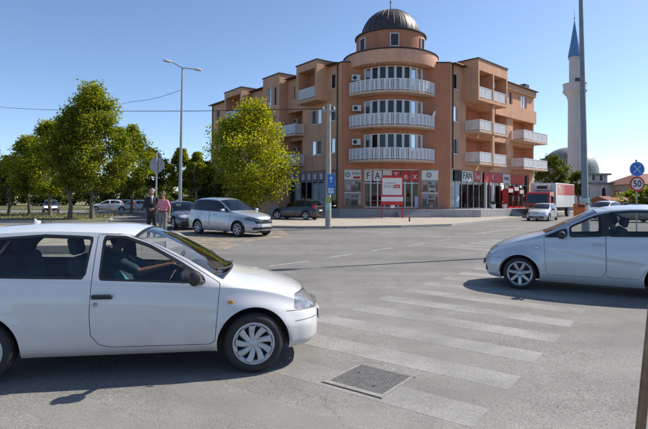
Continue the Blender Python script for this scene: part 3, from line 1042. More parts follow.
t = MB(); t.lathe([(1.0, zb + .01), (1.22, zb + .8), (1.62, zc - .35), (1.8, zc - .1), (1.8, zc + .02), (1.7, zc + .06), (1.7, zc + 1.0), (1.78, zc + 1.05), (1.78, zc + 1.15), (1.6, zc + 1.15), (1.6, zc + .05), (.9, zc + .03)], 20); t.build('gallery', M_MINW, mn)
t = MB(); t.lathe([(.84, zc + .03), (.82, zs - .35), (.95, zs - .3), (.95, zs - .12), (.82, zs - .1), (.82, zs)], 20); up = t.build('upper_shaft', M_MINW, mn)
t = MB(); t.box(-.35, .35, -.95, -.8, zc + .1, zc + 1.9); t.build('door', M_DARKW, up)
t = MB(); t.lathe([(.84, zs + .001), (1.0, zs + .05), (.5, (zs * 1.0 + zt) / 2), (.03, zt)], 20); sp = t.build('spire', M_BLUE, mn)
t = MB(); t.tube([(0, 0, zt - .3), (0, 0, zt + 1.6)], [.05, .02], 6); t.lathe([(.01, zt + .2), (.14, zt + .35), (.01, zt + .5)], 10); t.build('finial', M_LEAD, sp)
mq = thing('mosque', 'white walled mosque with grey dome behind the lamp post', 'mosque', (A(568.5, 199, MY + 10).x, MY + 10, 0))
zd0, zd1 = zat(172, MY + 10), zat(147.5, MY + 10)
t = MB(); rd = (zd1 - zd0) * 1.15
pr = [(4.9 * math.cos(a), zd0 + (zd1 - zd0) * math.sin(a)) for a in np.linspace(0, math.pi / 2, 12)]; pr[-1] = (.02, pr[-1][1])
t.lathe([(4.9, zd0 - 1.2)] + pr, 48); dm = t.build('dome', M_LEAD, mq, smooth=True)
t = MB(); t.tube([(0, 0, zd1 - .1), (0, 0, zd1 + 1.3)], .05, 6); t.build('finial', M_LEAD, dm)
xw = A(607.5, 199, MY + 4).x - mq.location.x; xl = A(613, 199, MY + 2).x - mq.location.x
t = MB(); t.box(-xw, xw, -6, 6, 0, zat(175, MY + 4)); t.build('upper_wall', M_MOSQ, mq)
zc2 = zat(175, MY + 4)
t = MB(); t.box(-xw - .45, xw + .45, -6.45, 6.45, zc2 + .003, zc2 + .3); t.build('cornice', M_LEAD, mq)
zl = zat(184, MY + 2)
t = MB(); t.box(-xl, xl, -8, 8, 0, zl); t.build('lower_wall', M_MOSQ, mq)
t = MB(); t.box(-xl - .35, xl + .35, -8.35, 8.35, zl + .003, zl + .28); t.build('cornice', M_LEAD, mq)
def arch_win(par, x, y, z, w, h, nx=0):
    t = MB()
    pts = [(x - w / 2, z), (x + w / 2, z), (x + w / 2, z + h * .65)] + [(x + w / 2 * math.cos(a), z + h * .65 + h * .35 * math.sin(a)) for a in np.linspace(.3, math.pi - .3, 6)] + [(x - w / 2, z + h * .65)]
    n = len(pts)
    b = len(t.v)
    t.v += [(p[0], y - .06, p[1]) for p in pts] + [(p[0], y + .1, p[1]) for p in pts]
    t.f.append(tuple(range(n))); 
    for i in range(n): t.f.append((i, (i + 1) % n, n + (i + 1) % n, n + i))
    w_ = t.build('window', M_WHITE, par)
    t = MB(); t.poly([(x + (p[0] - x) * .72, y - .07, z + .12 + (p[1] - z) * .84) for p in pts]); t.build('pane', M_DARKW, w_)
for px in (593.5, 601):
    x = A(px, 199, MY + 4).x - mq.location.x; arch_win(mq, x, -6, zat(181, MY + 4), .75, 1.3)
for px in (587.5, 603.5):
    x = A(px, 199, MY + 2).x - mq.location.x; arch_win(mq, x, -8, zat(198, MY + 2), .9, 2.0)
M_RTILE = mat('red_roof_tile', (.22, .085, .05), .85, var=.25, scale=5, bump=.4, bscale=12)
M_BRICK = mat('brick_wall', (.26, .14, .09), .9, var=.2, scale=6, bump=.3, bscale=20)
M_HOUSEW = mat('house_render', (.38, .33, .27), .9, var=.12, scale=1)
def house(name, label, px0, px1, Y, yeave, yridge, wm, dep=9, hip=.0):
    a, b = A(px0, 199, Y), A(px1, 199, Y)
    L_ = b.x - a.x; ze = A(px0, yeave, Y).z; zr = A(px0, yridge, Y).z
    h = thing(name, label, 'house', (a.x + L_ / 2, Y + dep / 2, 0), 0)
    x0, x1, y0, y1 = -L_ / 2, L_ / 2, -dep / 2, dep / 2
    t = MB(); t.box(x0, x1, y0, y1, 0, ze); t.build('wall', wm, h)
    t = MB(); e = .45; hp = L_ * hip
    A0 = (x0 - e, y0 - e, ze - .15); B0 = (x1 + e, y0 - e, ze - .15); C0 = (x1 + e, y1 + e, ze - .15); D0 = (x0 - e, y1 + e, ze - .15)
    r0 = (x0 - e + hp, 0, zr); r1 = (x1 + e - hp, 0, zr)
    t.poly([A0, B0, r1, r0]); t.poly([C0, D0, r0, r1]); t.poly([B0, C0, r1]); t.poly([D0, A0, r0]); t.poly([A0, B0, C0, D0])
    rf = t.build('roof', M_RTILE, h)
    t = MB(); t.box(L_ * .2, L_ * .2 + .6, -.3, .3, zr - .6, zr + .8); t.build('chimney', M_BRICK, rf)
    n = max(2, int(L_ / 3.2))
    for k in range(n):
        x = x0 + L_ * (k + .5) / n
        t = MB(); t.box(x - .55, x + .55, y0 - .05, y0 + .05, 1.0, min(2.3, ze - .3)); w = t.build('window', M_WHITE, h)
        t = MB(); t.poly([(x - .46, y0 - .055, 1.08), (x + .46, y0 - .055, 1.08), (x + .46, y0 - .055, min(2.2, ze - .4)), (x - .46, y0 - .055, min(2.2, ze - .4))]); t.build('pane', M_DARKW, w)
    return h
house('brick_house', 'long low house with brown tiled roof right of the mosque', 615, 700, 92, 190.5, 184.5, M_BRICK, 10)
house('village_house', 'taller house with red tiled roof behind the round road signs', 636, 720, 76, 183, 172, M_HOUSEW, 9, .25)
house('shed', 'small low dark roofed shed beside the far hedge', 612, 632, 66, 200, 196, M_BRICK, 5)

# ================================================================== TREES
def leaf_mat(name, dark, mid, bright):
    m = bpy.data.materials.new(name); m.use_nodes = True
    N, L = m.node_tree.nodes, m.node_tree.links
    N.clear()
    o = N.new('ShaderNodeOutputMaterial')
    at = N.new('ShaderNodeAttribute'); at.attribute_name = 'leaf_shade'
    tc = N.new('ShaderNodeTexCoord')
    nz = N.new('ShaderNodeTexNoise'); nz.inputs['Scale'].default_value = .55; nz.inputs['Detail'].default_value = 3
    L.new(tc.outputs['Object'], nz.inputs['Vector'])
    ad = N.new('ShaderNodeMath'); ad.operation = 'MULTIPLY_ADD'; ad.inputs[1].default_value = .9
    sb = N.new('ShaderNodeMath'); sb.operation = 'SUBTRACT'; sb.inputs[1].default_value = .5
    L.new(nz.outputs['Fac'], sb.inputs[0]); L.new(sb.outputs[0], ad.inputs[0]); L.new(at.outputs['Fac'], ad.inputs[2])
    cr = N.new('ShaderNodeValToRGB'); e = cr.color_ramp.elements
    e[0].position = .05; e[0].color = (*dark, 1); e[1].position = .95; e[1].color = (*bright, 1)
    q = e.new(.5); q.color = (*mid, 1)
    L.new(ad.outputs[0], cr.inputs[0])
    d = N.new('ShaderNodeBsdfPrincipled'); d.inputs['Roughness'].default_value = .5; d.inputs['Specular IOR Level'].default_value = .35
    tr = N.new('ShaderNodeBsdfTranslucent')
    L.new(cr.outputs[0], d.inputs['Base Color'])
    hs = N.new('ShaderNodeHueSaturation'); hs.inputs['Saturation'].default_value = 1.15; hs.inputs['Value'].default_value = 1.75
    L.new(cr.outputs[0], hs.inputs['Color']); L.new(hs.outputs[0], tr.inputs[0])
    mx = N.new('ShaderNodeMixShader'); mx.inputs[0].default_value = .5
    L.new(d.outputs[0], mx.inputs[1]); L.new(tr.outputs[0], mx.inputs[2]); L.new(mx.outputs[0], o.inputs[0])
    return m
M_LEAF = leaf_mat('plane_tree_leaves', (.072, .105, .011), (.165, .19, .019), (.32, .30, .032))
M_LEAFY = leaf_mat('yellowing_leaves', (.11, .145, .012), (.235, .25, .020), (.42, .38, .040))
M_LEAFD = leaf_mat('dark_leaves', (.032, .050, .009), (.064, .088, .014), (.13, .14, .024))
M_BARK = mat('bark', (.15, .125, .10), .9, var=.35, scale=5, bump=.6, bscale=18)

def tree(name, label, loc, H, cr, cb, seed, nleaf=9000, lm=None, group=None, leaf=.24, shape=.32, lean=0.0, nclump=95, power=.8, trunk_r=.16):
    rng = np.random.default_rng(seed)
    rnd = random.Random(seed)
    o = thing(name, label, 'tree', loc, 0, group)
    # trunk and limbs
    t = MB()
    top = H * .93
    tp, trr = [], []
    x = y = 0.0
    for k in range(9):
        z = top * k / 8
        tp.append((x + lean * z, y, z - (.05 if k == 0 else 0))); trr.append(trunk_r * (1.25 if k == 0 else 1) * (1 - .86 * k / 8))
        x += rnd.uniform(-.09, .09); y += rnd.uniform(-.09, .09)
    t.tube(tp, trr, 9)
    trunk = t.build('trunk', M_BARK, o, smooth=True)
    def prof(h):
        return (np.clip(h / shape, 0, 1) ** .55) * (np.clip((1 - h) / (1 - shape), 0, 1) ** power)
    cl = []
    for k in range(nclump):
        h = rng.uniform(.02, .97) ** .92
        a = rng.uniform(0, 2 * math.pi)
        rr = cr * prof(h) * (rng.uniform(.25, 1.0) ** .5) * rng.uniform(.72, 1.2)
        cl.append((math.cos(a) * rr + lean * H * .6, math.sin(a) * rr, cb + (H - cb) * h, h))
    t = MB()
    for k in range(0, nclump, 3):
        c = Vector(cl[k][:3])
        z0 = max(cb * .85, c.z - rnd.uniform(.5, 1.3) - .35 * math.hypot(c.x, c.y))
        f = min(1, z0 / top); i = min(7, int(f * 8)); w = f * 8 - i
        b = Vector(tp[i]).lerp(Vector(tp[i + 1]), w)
        m = b.lerp(c, .5) + Vector((rnd.uniform(-.15, .15), rnd.uniform(-.15, .15), -.12))
        r0 = trr[i] * .45
        t.tube([b, m, c], [r0, r0 * .6, .012], 5, caps=False)
    t.build('branches', M_BARK, o)
    C = np.array(cl)
    pick = rng.integers(0, nclump, nleaf)
    size = cr * rng.uniform(.13, .30, nclump)
    P = np.clip(rng.normal(0, 1, (nleaf, 3)), -1.75, 1.75) * (size[pick] * .54)[:, None] * np.array([1, 1, .8]) + C[pick, :3]
    P[:, 2] = np.maximum(P[:, 2], cb - .35)
    # orientation
    nrm = rng.normal(0, 1, (nleaf, 3)) + np.array([0, 0, .7]) + .35 * (P - np.array([lean * H * .6, 0, (cb + H) / 2])) / cr
    nrm /= np.linalg.norm(nrm, axis=1)[:, None]
    a = rng.normal(0, 1, (nleaf, 3)); a -= (a * nrm).sum(1)[:, None] * nrm; a /= np.linalg.norm(a, axis=1)[:, None]
    b = np.cross(nrm, a)
    L_ = leaf * rng.uniform(.6, 1.25, nleaf)[:, None]
    v0 = P - a * L_ * .5
    v1 = P + b * L_ * .42 + nrm * L_ * .10 - a * L_ * .02
    v2 = P + a * L_ * .55
    v3 = P - b * L_ * .42 + nrm * L_ * .10 - a * L_ * .02
    V = np.stack([v0, v1, v2, v3], 1).reshape(-1, 3)
    me = bpy.data.meshes.new('crown')
    me.vertices.add(len(V)); me.vertices.foreach_set('co', V.ravel().astype(np.float32))
    me.loops.add(len(V)); me.loops.foreach_set('vertex_index', np.arange(len(V), dtype=np.int32))
    me.polygons.add(nleaf); me.polygons.foreach_set('loop_start', np.arange(0, len(V), 4, dtype=np.int32))
    me.update(calc_edges=True)
    at = me.attributes.new('leaf_shade', 'FLOAT', 'POINT')
    cs = rng.uniform(-.22, .22, nclump)
    sh = np.clip(.5 + cs[pick] + rng.normal(0, .2, nleaf), 0, 1)
    at.data.foreach_set('value', np.repeat(sh, 4).astype(np.float32))
    me.materials.append(lm or M_LEAF)
    c = bpy.data.objects.new('crown', me); col.objects.link(c); c.parent = o
    return o
def tree_at(px, py_base, py_top, halfpx, py_crown, *a, name='plane_tree', label='', Y=None, **k):
    p = G(px, py_base) if Y is None else A(px, 199, Y)
    Yd = p.y
    H = A(px, py_top, Yd).z; cb = max(k.pop('low', 1.2), A(px, py_crown, Yd).z)
    return tree(name, label, (p.x, p.y, 0), H, halfpx / F_PX * Yd, cb, *a, **k)
gt = 'plane trees along the left road'
tree_at(92, 220, 86, 43, 190, 1, 30000, label='tallest plane tree on the verge, left of the two pedestrians', group=gt, shape=.27, nclump=105, leaf=.165, power=.82)
tree_at(69, 220.3, 108, 30, 190, 2, 16000, leaf=.17, label='plane tree just left of the tallest one, its crown merging with it', group=gt, nclump=95)
tree_at(50, 216.5, 122, 31, 192, 3, 14000, leaf=.18, label='mid-height plane tree beside the oncoming dark car', group=gt, nclump=90)
tree_at(30, 215.6, 138, 28, 193, 4, 12000, leaf=.19, label='plane tree second from the left edge of the row', group=gt, nclump=80)
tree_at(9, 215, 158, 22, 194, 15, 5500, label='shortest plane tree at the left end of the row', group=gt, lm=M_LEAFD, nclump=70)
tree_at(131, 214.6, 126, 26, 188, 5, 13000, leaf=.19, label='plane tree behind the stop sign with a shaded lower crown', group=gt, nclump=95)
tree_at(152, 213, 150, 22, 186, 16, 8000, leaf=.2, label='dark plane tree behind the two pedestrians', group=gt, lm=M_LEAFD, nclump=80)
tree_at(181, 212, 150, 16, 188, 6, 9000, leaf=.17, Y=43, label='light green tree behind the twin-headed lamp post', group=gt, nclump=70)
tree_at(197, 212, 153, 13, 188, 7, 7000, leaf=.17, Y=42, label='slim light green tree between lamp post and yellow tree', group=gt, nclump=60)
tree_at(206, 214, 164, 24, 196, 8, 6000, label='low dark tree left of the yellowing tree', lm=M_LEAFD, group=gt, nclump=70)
tree_at(250, 220, 104.5, 47, 205, 9, 34000, label='broad yellowing tree in front of the apartment building', lm=M_LEAFY, name='yellowing_tree', shape=.36, nclump=125, power=.62, leaf=.16)
tree_at(228, 216, 172, 20, 203, 17, 4000, label='small dark tree tucked behind the silver people carrier', lm=M_LEAFD, nclump=50)
# trees on the right, by the mosque
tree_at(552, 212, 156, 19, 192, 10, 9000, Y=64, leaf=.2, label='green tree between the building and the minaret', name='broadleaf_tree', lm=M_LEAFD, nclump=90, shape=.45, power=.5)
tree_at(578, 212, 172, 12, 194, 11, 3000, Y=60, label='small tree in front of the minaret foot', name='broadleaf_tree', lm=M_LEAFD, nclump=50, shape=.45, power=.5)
tree_at(644, 212, 188, 20, 206, 12, 3500, Y=52, label='round light green shrub behind the speed limit sign', name='broadleaf_shrub', lm=M_LEAF, nclump=60, shape=.5, power=.5)
tree_at(672, 212, 184, 20, 206, 13, 3000, Y=56, label='green shrub at the right edge beside the red roofed house', name='broadleaf_shrub', lm=M_LEAFD, nclump=60, shape=.5, power=.5)
# far row closing the view on the left
fr = random.Random(8)
side = ['leftmost', 'second', 'third', 'fourth', 'fifth', 'sixth', 'seventh', 'eighth', 'ninth', 'tenth', 'eleventh']
for k in range(11):
    px = -12 + k * 22 + fr.uniform(-5, 5)
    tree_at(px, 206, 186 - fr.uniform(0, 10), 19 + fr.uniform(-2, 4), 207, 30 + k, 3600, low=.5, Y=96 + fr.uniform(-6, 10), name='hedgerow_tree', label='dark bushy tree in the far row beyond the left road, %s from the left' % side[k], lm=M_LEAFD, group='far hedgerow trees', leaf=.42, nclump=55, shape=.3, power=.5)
# bare pale tree at the very left edge
tree_at(-6, 214, 146, 16, 190, 51, 350, Y=70, name='sparse_tree', label='nearly bare grey tree at the left edge of the picture', lm=M_LEAFD, nclump=60)

# ================================================================== STREET FURNITURE
M_GALV = mat('galvanised_steel', (.34, .35, .36), .5, .6, var=.15, scale=6)
M_POLE = mat('grey_painted_pole', (.22, .23, .245), .5, .3, var=.12, scale=5)
M_CONC = mat('pole_concrete', (.40, .37, .33), .9, var=.15, scale=3, bump=.3, bscale=40)
M_LAMPG = mat('lamp_lens', (.55, .56, .55), .3, var=.05)
M_SBLUE = mat('sign_blue', (.02, .16, .55), .4, var=.08)
M_SRED = mat('sign_red_ring', (.55, .03, .03), .4, var=.08)
M_SGREY = mat('sign_back_grey', (.30, .31, .32), .5, .5, var=.12)
M_WIRE = mat('black_cable', (.02, .02, .022), .6, var=.2)
def lamp_head(par, p, d, L_=.75):
    """street lantern: tapered shell with a lens below"""
    d = Vector(d).normalized(); n = Vector((-d.y, d.x, 0)).normalized(); up = n.cross(d) * -1
    if up.z < 0: up = -up
    t = MB()
    p = Vector(p)
    ring = []
    for f, w, h in ((0, .05, .05), (.18, .10, .08), (.55, .16, .11), (.85, .14, .09), (1.0, .05, .03)):
        c = p + d * L_ * f
        ring.append([c + n * w * math.cos(a) + up * (h * math.sin(a) if math.sin(a) > 0 else .4 * h * math.sin(a)) for a in np.linspace(0, 2 * math.pi, 10, endpoint=False)])
    b = len(t.v)
    for r_ in ring: t.v += [tuple(q) for q in r_]
    for i in range(len(ring) - 1):
        for k in range(10): t.f.append((b + i * 10 + k, b + i * 10 + (k + 1) % 10, b + (i + 1) * 10 + (k + 1) % 10, b + (i + 1) * 10 + k))
    t.f.append(tuple(b + k for k in range(10))); t.f.append(tuple(b + 40 + k for k in range(10)))
    h = t.build('lantern', M_LAMPG, par, smooth=True)
    t = MB(); c = p + d * L_ * .58 - up * .05
    t.poly([c + d * .22 * math.cos(a) + n * .11 * math.sin(a) for a in np.linspace(0, 2 * math.pi, 12, endpoint=False)]); t.build('lens', M_SIGNW, h)
# twin-headed post on the left
p = A(180, 199, 32)
zt = A(180, 67.5, 32).z
lp = thing('street_lamp', 'tall grey lamp post with two lanterns behind the parked crossover', 'street lamp', (p.x, p.y, 0))
t = MB(); t.tube([(0, 0, 0), (0, 0, 1.2), (.06, 0, zt)], [.13, .115, .055], 12); t.lathe([(.2, .0), (.2, .04), (.14, .06)], 12); t.build('post', M_GALV, lp, smooth=True)
t = MB(); t.tube([(-.62, 0, zt + .34), (-.25, 0, zt + .14), (.06, 0, zt - .02), (.40, 0, zt - .06), (.75, 0, zt - .1)], .032, 8); t.build('arm', M_GALV, lp, smooth=True)
lamp_head(lp, (-.6, 0, zt + .34), (-1, 0, .18), .6); lamp_head(lp, (.72, 0, zt - .1), (1, 0, -.12), .6)
# big post on the right behind the blue car
p = G(586.4, 252.9)
rp = thing('street_lamp', 'tall thick grey lamp post standing behind the light blue car', 'street lamp', (p.x, p.y, 0))
t = MB(); t.tube([(0, 0, 0), (-.02, 0, 1.3), (-.03, 0, 1.32), (-.165, 0, 8.7)], [.13, .125, .11, .06], 14); t.lathe([(.24, 0), (.24, .03), (.13, .05)], 14); t.build('post', M_POLE, rp, smooth=True)
t = MB(); t.tube([(-.165, 0, 8.65), (-.19, -.03, 8.82), (-.6, -.2, 8.92)], .03, 8); t.build('arm', M_POLE, rp, smooth=True)
lamp_head(rp, (-.58, -.19, 8.92), (-1, -.40, .1), .7)
t = MB(); t.lathe([(.1275, 1.25), (.126, 1.55)], 14, (-.02, 0, 0)); t.build('paper_notice', M_SIGNW, rp)
t = MB(); t.lathe([(.125, 1.62), (.124, 1.78)], 14, (-.035, 0, 0)); t.build('pale_sticker', mat('mint_sticker', (.35, .55, .5), .6), rp)
# orange litter bin strapped to it
bn = thing('litter_bin', 'orange litter bin strapped to the right lamp post', 'litter bin', (p.x - .28, p.y - .12, 1.0))
M_ORANGE = mat('orange_plastic', (.60, .13, .02), .5, var=.1)
t = MB(); t.prism([(-.13, -.1), (.13, -.1), (.15, .12), (-.15, .12)], 0, .46); bevel(t.build('body', M_ORANGE, bn), .02, 2)
t = MB(); t.prism([(-.145, -.115), (.145, -.115), (.16, .125), (-.16, .125)], .461, .6); bd = bevel(t.build('hood', M_ORANGE, bn), .03, 2)
t = MB(); t.box(-.11, .11, -.118, -.112, .49, .56); t.build('opening', M_INK, bd)
t = MB(); t.box(.0, .22, .1, .13, .2, .23); t.build('strap', M_GALV, bn)

def signpost(name, label, px, Y, hz, disks, r=.03, base=0.0):
    p = A(px, 199, Y)
    o = thing(name, label, 'road sign', (p.x, p.y, base))
    t = MB(); t.tube([(0, 0, 0), (0, 0, hz)], r, 10); t.lathe([(r + .012, hz - .03), (r + .012, hz + .02), (.005, hz + .03)], 10); t.build('post', M_GALV, o, smooth=True)
    return o
def disc(par, name, r, z, y, m, n=40, th=.02, y2=None, x=0.0, a0=0.0):
    t = MB()
    pr = [(x + r * math.cos(a0 + 2 * math.pi * k / n), z + r * math.sin(a0 + 2 * math.pi * k / n)) for k in range(n)]
    t.v = [(q[0], y, q[1]) for q in pr] + [(q[0], y + th, q[1]) for q in pr]
    t.f = [tuple(range(n)), tuple(range(2 * n - 1, n - 1, -1))] + [(i, n + i, n + (i + 1) % n, (i + 1) % n) for i in range(n)]
    return t.build(name, m, par)
def yrect(par, name, x0, x1, z0, z1, y, m, ang=0.0, c=(0, 0)):
    t = MB(); ca, sa = math.cos(ang), math.sin(ang)
    t.poly([(c[0] + a * ca - b * sa, y, c[1] + a * sa + b * ca) for a, b in ((x0, z0), (x1, z0), (x1, z1), (x0, z1))])
    return t.build(name, m, par)
# blue no-stopping disc over the 50 disc, at the right edge
YS = 20.0
k_ = YS / F_PX
zb_, z5_ = A(636.5, 169.3, YS).z, A(636.5, 184.0, YS).z
so = signpost('road_sign', 'signpost with blue crossed disc above a red ringed 50 speed limit disc', 636.5, YS, zb_ + .36, None)
b = disc(so, 'blue_disc', .30, zb_, -.055, M_SIGNW)
disc(b, 'blue_face', .278, zb_, -.058, M_SBLUE, th=.002)
M_CROSS = mat('sign_cross', (.52, .60, .70), .5, var=.06)
for a in (R(45), R(-45)):
    yrect(b, 'cross_bar', -.21, .21, -.016, .016, -.0592 if a > 0 else -.0596, M_CROSS, a, (0, zb_))
r_ = disc(so, 'speed_limit_disc', .30, z5_, -.055, M_SRED)
disc(r_, 'white_face', .225, z5_, -.058, M_SIGNW, th=.002)
text_mesh('lettering', '50', .36, M_INK, r_, basis(Vector((0, -.06, z5_)), Vector((1, 0, 0)), Vector((0, 0, 1)), Vector((0, -1, 0))), .001, xs=.95, bold=.008)
# stop sign seen from behind
YP = 19.6
zs_ = A(156, 165, YP).z
st = signpost('road_sign', 'grey back of an octagonal road sign on a slim post behind the two pedestrians', 156.2, YP, zs_ + .3, None, base=.16)
disc(st, 'sign_plate', .31, zs_ - .16, .035, M_SGREY, 8, .02, a0=R(22.5))
t = MB()
for z in (-.12, .12): t.box(-.05, .05, -.035, .034, zs_ - .16 + z - .015, zs_ - .16 + z + .015)
t.build('clamp', M_GALV, st)

# concrete utility pole with blue signs
p = G(328.2, 227.0, .12)
YU = p.y
zt = A(328, 104, YU).z
cp = thing('utility_pole', 'pale concrete utility pole with tall blue sign in front of the building', 'utility pole', (p.x, p.y, .12))
t = MB(); t.tube([(0, 0, 0), (0, 0, zt - .12)], [.17, .10], 12); t.build('post', M_CONC, cp, smooth=True)
t = MB(); t.box(-.35, .35, -.04, .04, zt - .55, zt - .45); t.build('crossarm', M_GALV, cp)
for x in (-.3, .3):
    t = MB(); t.lathe([(.01, zt - .27), (.05, zt - .3), (.045, zt - .37), (.06, zt - .4), (.04, zt - .45)], 10, (x, 0, 0)); t.build('insulator', M_SIGNW, cp)
za, zb2 = A(330, 174.5, YU).z - .12, A(330, 194.5, YU).z - .12
t = MB(); t.box(-.06, .34, -.23, -.2, zb2, za); bs = t.build('blue_sign', M_SBLUE, cp)
zm = (za + zb2) / 2
yrect(bs, 'arrow_shaft', .11, .17, zm + .1, za - .24, -.2335, M_SIGNW)
t = MB(); t.poly([(.04, -.2335, za - .25), (.24, -.2335, za - .25), (.14, -.2335, za - .09)]); t.build('arrow_head', M_SIGNW, bs)
for (x0, x1, z0, z1) in ((.0, .1, -.5, -.2), (.13, .28, -.5, -.36), (.13, .19, -.33, -.2), (.21, .28, -.33, -.2)):
    yrect(bs, 'white_mark', x0, x1, zm + z0, zm + z1, -.2335, M_SIGNW)
zg = A(330, 200, YU).z - .12
disc(cp, 'green_notice', .19, zg, -.21, mat('green_notice', (.30, .42, .12), .6, var=.3, scale=9), 6, .02, x=.02)
zg = A(330, 207, YU).z - .12
t = MB(); t.lathe([(.168, zg - .2), (.166, zg + .22)], 14, a0=R(180), a1=R(350)); t.build('pale_poster', mat('pale_poster', (.40, .50, .46), .6, var=.2), cp)

# red framed advertising board on legs
YB = 42.0
x0, x1 = A(381.6, 199, YB).x, A(402.6, 199, YB).x
ad = thing('advertising_board', 'red framed white advertising board on legs in front of the corner shop', 'billboard', ((x0 + x1) / 2, YB, .12))
w = (x1 - x0) / 2
z = lambda y: A(392, y, YB).z - .12
t = MB()
for sx in (-1, 1): t.box(sx * w - .05, sx * w + .05, -.05, .05, 0, z(177.5))
t.build('leg', M_RED, ad)
t = MB(); t.box(-w + .051, w - .051, -.06, .06, z(177.8), z(175.5)); t.box(-w + .051, w - .051, -.05, .05, z(197.5), z(195)); t.box(-w + .051, w - .051, -.06, .06, z(205), z(201.5)); t.build('crossbar', M_RED, ad)
t = MB(); t.box(-w + .052, w - .052, -.03, .03, z(195) + .003, z(177.8) - .003); pn = t.build('panel', M_SIGNW, ad)
t = MB(); t.box(-w - .03, w + .03, -.07, -.061, z(201.3), z(196.8)); t.build('lower_strip', M_SIGNW, ad)
text_mesh('lettering', 'FAN', .42, mat('print_grey', (.25, .25, .27), .5), pn, basis(Vector((-.32, -.032, z(186.5))), Vector((1, 0, 0)), Vector((0, 0, 1)), Vector((0, -1, 0))), .001)
yrect(pn, 'grey_line', -.62, .3, z(183.6), z(182.6), -.0312, mat('print_grey', (.30, .30, .32), .5))
yrect(pn, 'red_tag', .12, .66, z(188.2), z(184.6), -.0312, M_RED)
text_mesh('lettering', 'tex', .3, M_SIGNW, pn, basis(Vector((.39, -.0322, z(186.3))), Vector((1, 0, 0)), Vector((0, 0, 1)), Vector((0, -1, 0))), .001)
t = MB(); t.box(-.15, .2, -.2, .02, z(208), z(205) - .003); t.build('meter_box', M_SIGNW, ad)
# short post on the pavement
p = G(409.5, 221.6, .12)
bo = thing('bollard', 'short dark bollard on the pavement right of the red board', 'bollard', (p.x, p.y, .12))
t = MB(); t.tube([(0, 0, 0), (0, 0, .28)], .05, 10); t.build('post', M_INK, bo)
t = MB(); t.lathe([(.052, .281), (.06, .29), (.05, .33), (.005, .34)], 10); t.build('cap', M_INK, bo)
# leaning slim post near the camera, bottom right
p0 = A(640.5, 429, 2.3); p1 = A(648.5, 352, 2.3)
d = (p1 - p0) / (p1.z - p0.z)
b0 = p0 - d * p0.z
ns = thing('leaning_post', 'slim brown metal post leaning at the bottom right corner', 'post', (b0.x, b0.y, 0))
M_RUST = mat('brown_metal', (.20, .15, .10), .35, .7, var=.3, scale=12)
t = MB(); t.tube([(0, 0, 0), tuple(d * 1.25)], .021, 14); t.build('tube', M_RUST, ns, smooth=True)
t = MB(); t.tube([tuple(d * 1.251), tuple(d * 1.275)], .024, 14); t.build('end_cap', M_INK, ns, smooth=True)
t = MB(); t.lathe([(.06, .0), (.06, .008), (.022, .01)], 14); t.build('foot_plate', M_RUST, ns)

# overhead cables and the lantern reaching in at the left edge
def cable(label, pts, sag, r=.016):
    t = MB()
    P = []
    for a, b in zip(pts[:-1], pts[1:]):
        a, b = Vector(a), Vector(b)
        for k in range(12):
            f = k / 12
            q = a.lerp(b, f); q.z -= sag * 4 * f * (1 - f); P.append(q)
    P.append(Vector(pts[-1]))
    t.tube(P, r, 5)
    return tag(t.build('overhead_cable', M_WIRE), label, 'cable')
top = Vector((cp.location.x, cp.location.y, zt))
lt = A(-4, 105.5, 34); lw = A(-30, 104.5, 80)
cable('long black cable crossing the sky from the left edge to the concrete pole', [lw, Vector((top.x - .3, top.y, zt - .27))], .5, .024)
cable('thin cable running from concrete pole to the building corner', [Vector((top.x + .3, top.y, zt - .27)), FL.pt(FL.s_at(339), .1, A(339, 124, 46).z)], .2)
cable('thin cable dropping from concrete pole to the middle balcony', [Vector((top.x + .3, top.y + .02, zt - .3)), FC.pt(FC.s_at(347), .05, A(347, 122, 46).z), FC.pt(FC.s_at(372), 1.6, A(372, 128, 45).z)], .1, .012)
pl = A(180.5, 90, 32)
cable('thin cable from the twin lamp post to the tall plane tree', [pl, A(132, 101.5, 38), A(100, 104, 44)], .15, .014)
el = thing('street_lamp', 'lantern of a street lamp reaching in at the left edge', 'street lamp', (lt.x - 1.2, lt.y, 0))
t = MB(); t.tube([(0, 0, 0), (0, 0, lt.z - .1)], [.12, .06], 10); t.build('post', M_GALV, el, smooth=True)
t = MB(); t.tube([(0, 0, lt.z - .12), (.5, 0, lt.z + .05), (.95, 0, lt.z + .08)], .03, 8); t.build('arm', M_GALV, el)
lamp_head(el, (.9, 0, lt.z + .08), (1, 0, -.05), .62)

# things outside the right-hand shops
def planter(px, py, label, plant=(.06, .10, .02), h=.55):
    o_ = FR.s_at(px)
    loc = FR.pt(o_, 1.2, ZT)
    o = thing('potted_plant', label, 'potted plant', loc)
    t = MB(); t.lathe([(.02, .0), (.2, .0), (.27, .42), (.29, .45), (.25, .45), (.23, .4), (.02, .4)], 16); t.build('pot', M_SIGNW, o, smooth=True)
    rnd = random.Random(int(px))
    t = MB()
    for k in range(60):
        a = rnd.uniform(0, 6.28); e = rnd.uniform(.3, 1.4); L_ = rnd.uniform(.3, h)
        d = Vector((math.cos(a) * math.cos(e), math.sin(a) * math.cos(e), math.sin(e)))
        s_ = Vector((-d.y, d.x, 0)).normalized() * .045
        b = Vector((rnd.uniform(-.1, .1), rnd.uniform(-.1, .1), .4))
        t.poly([b - s_ * .3, b + d * L_ * .5 - s_, b + d * L_, b + d * L_ * .5 + s_, b + s_ * .3])
    t.build('foliage', mat('pot_foliage', plant, .7, var=.4, scale=6), o)
planter(482, 0, 'green potted plant left of the shop entrance'); planter(493.5, 0, 'red flowering potted plant right of the shop entrance', (.35, .05, .03), .5)
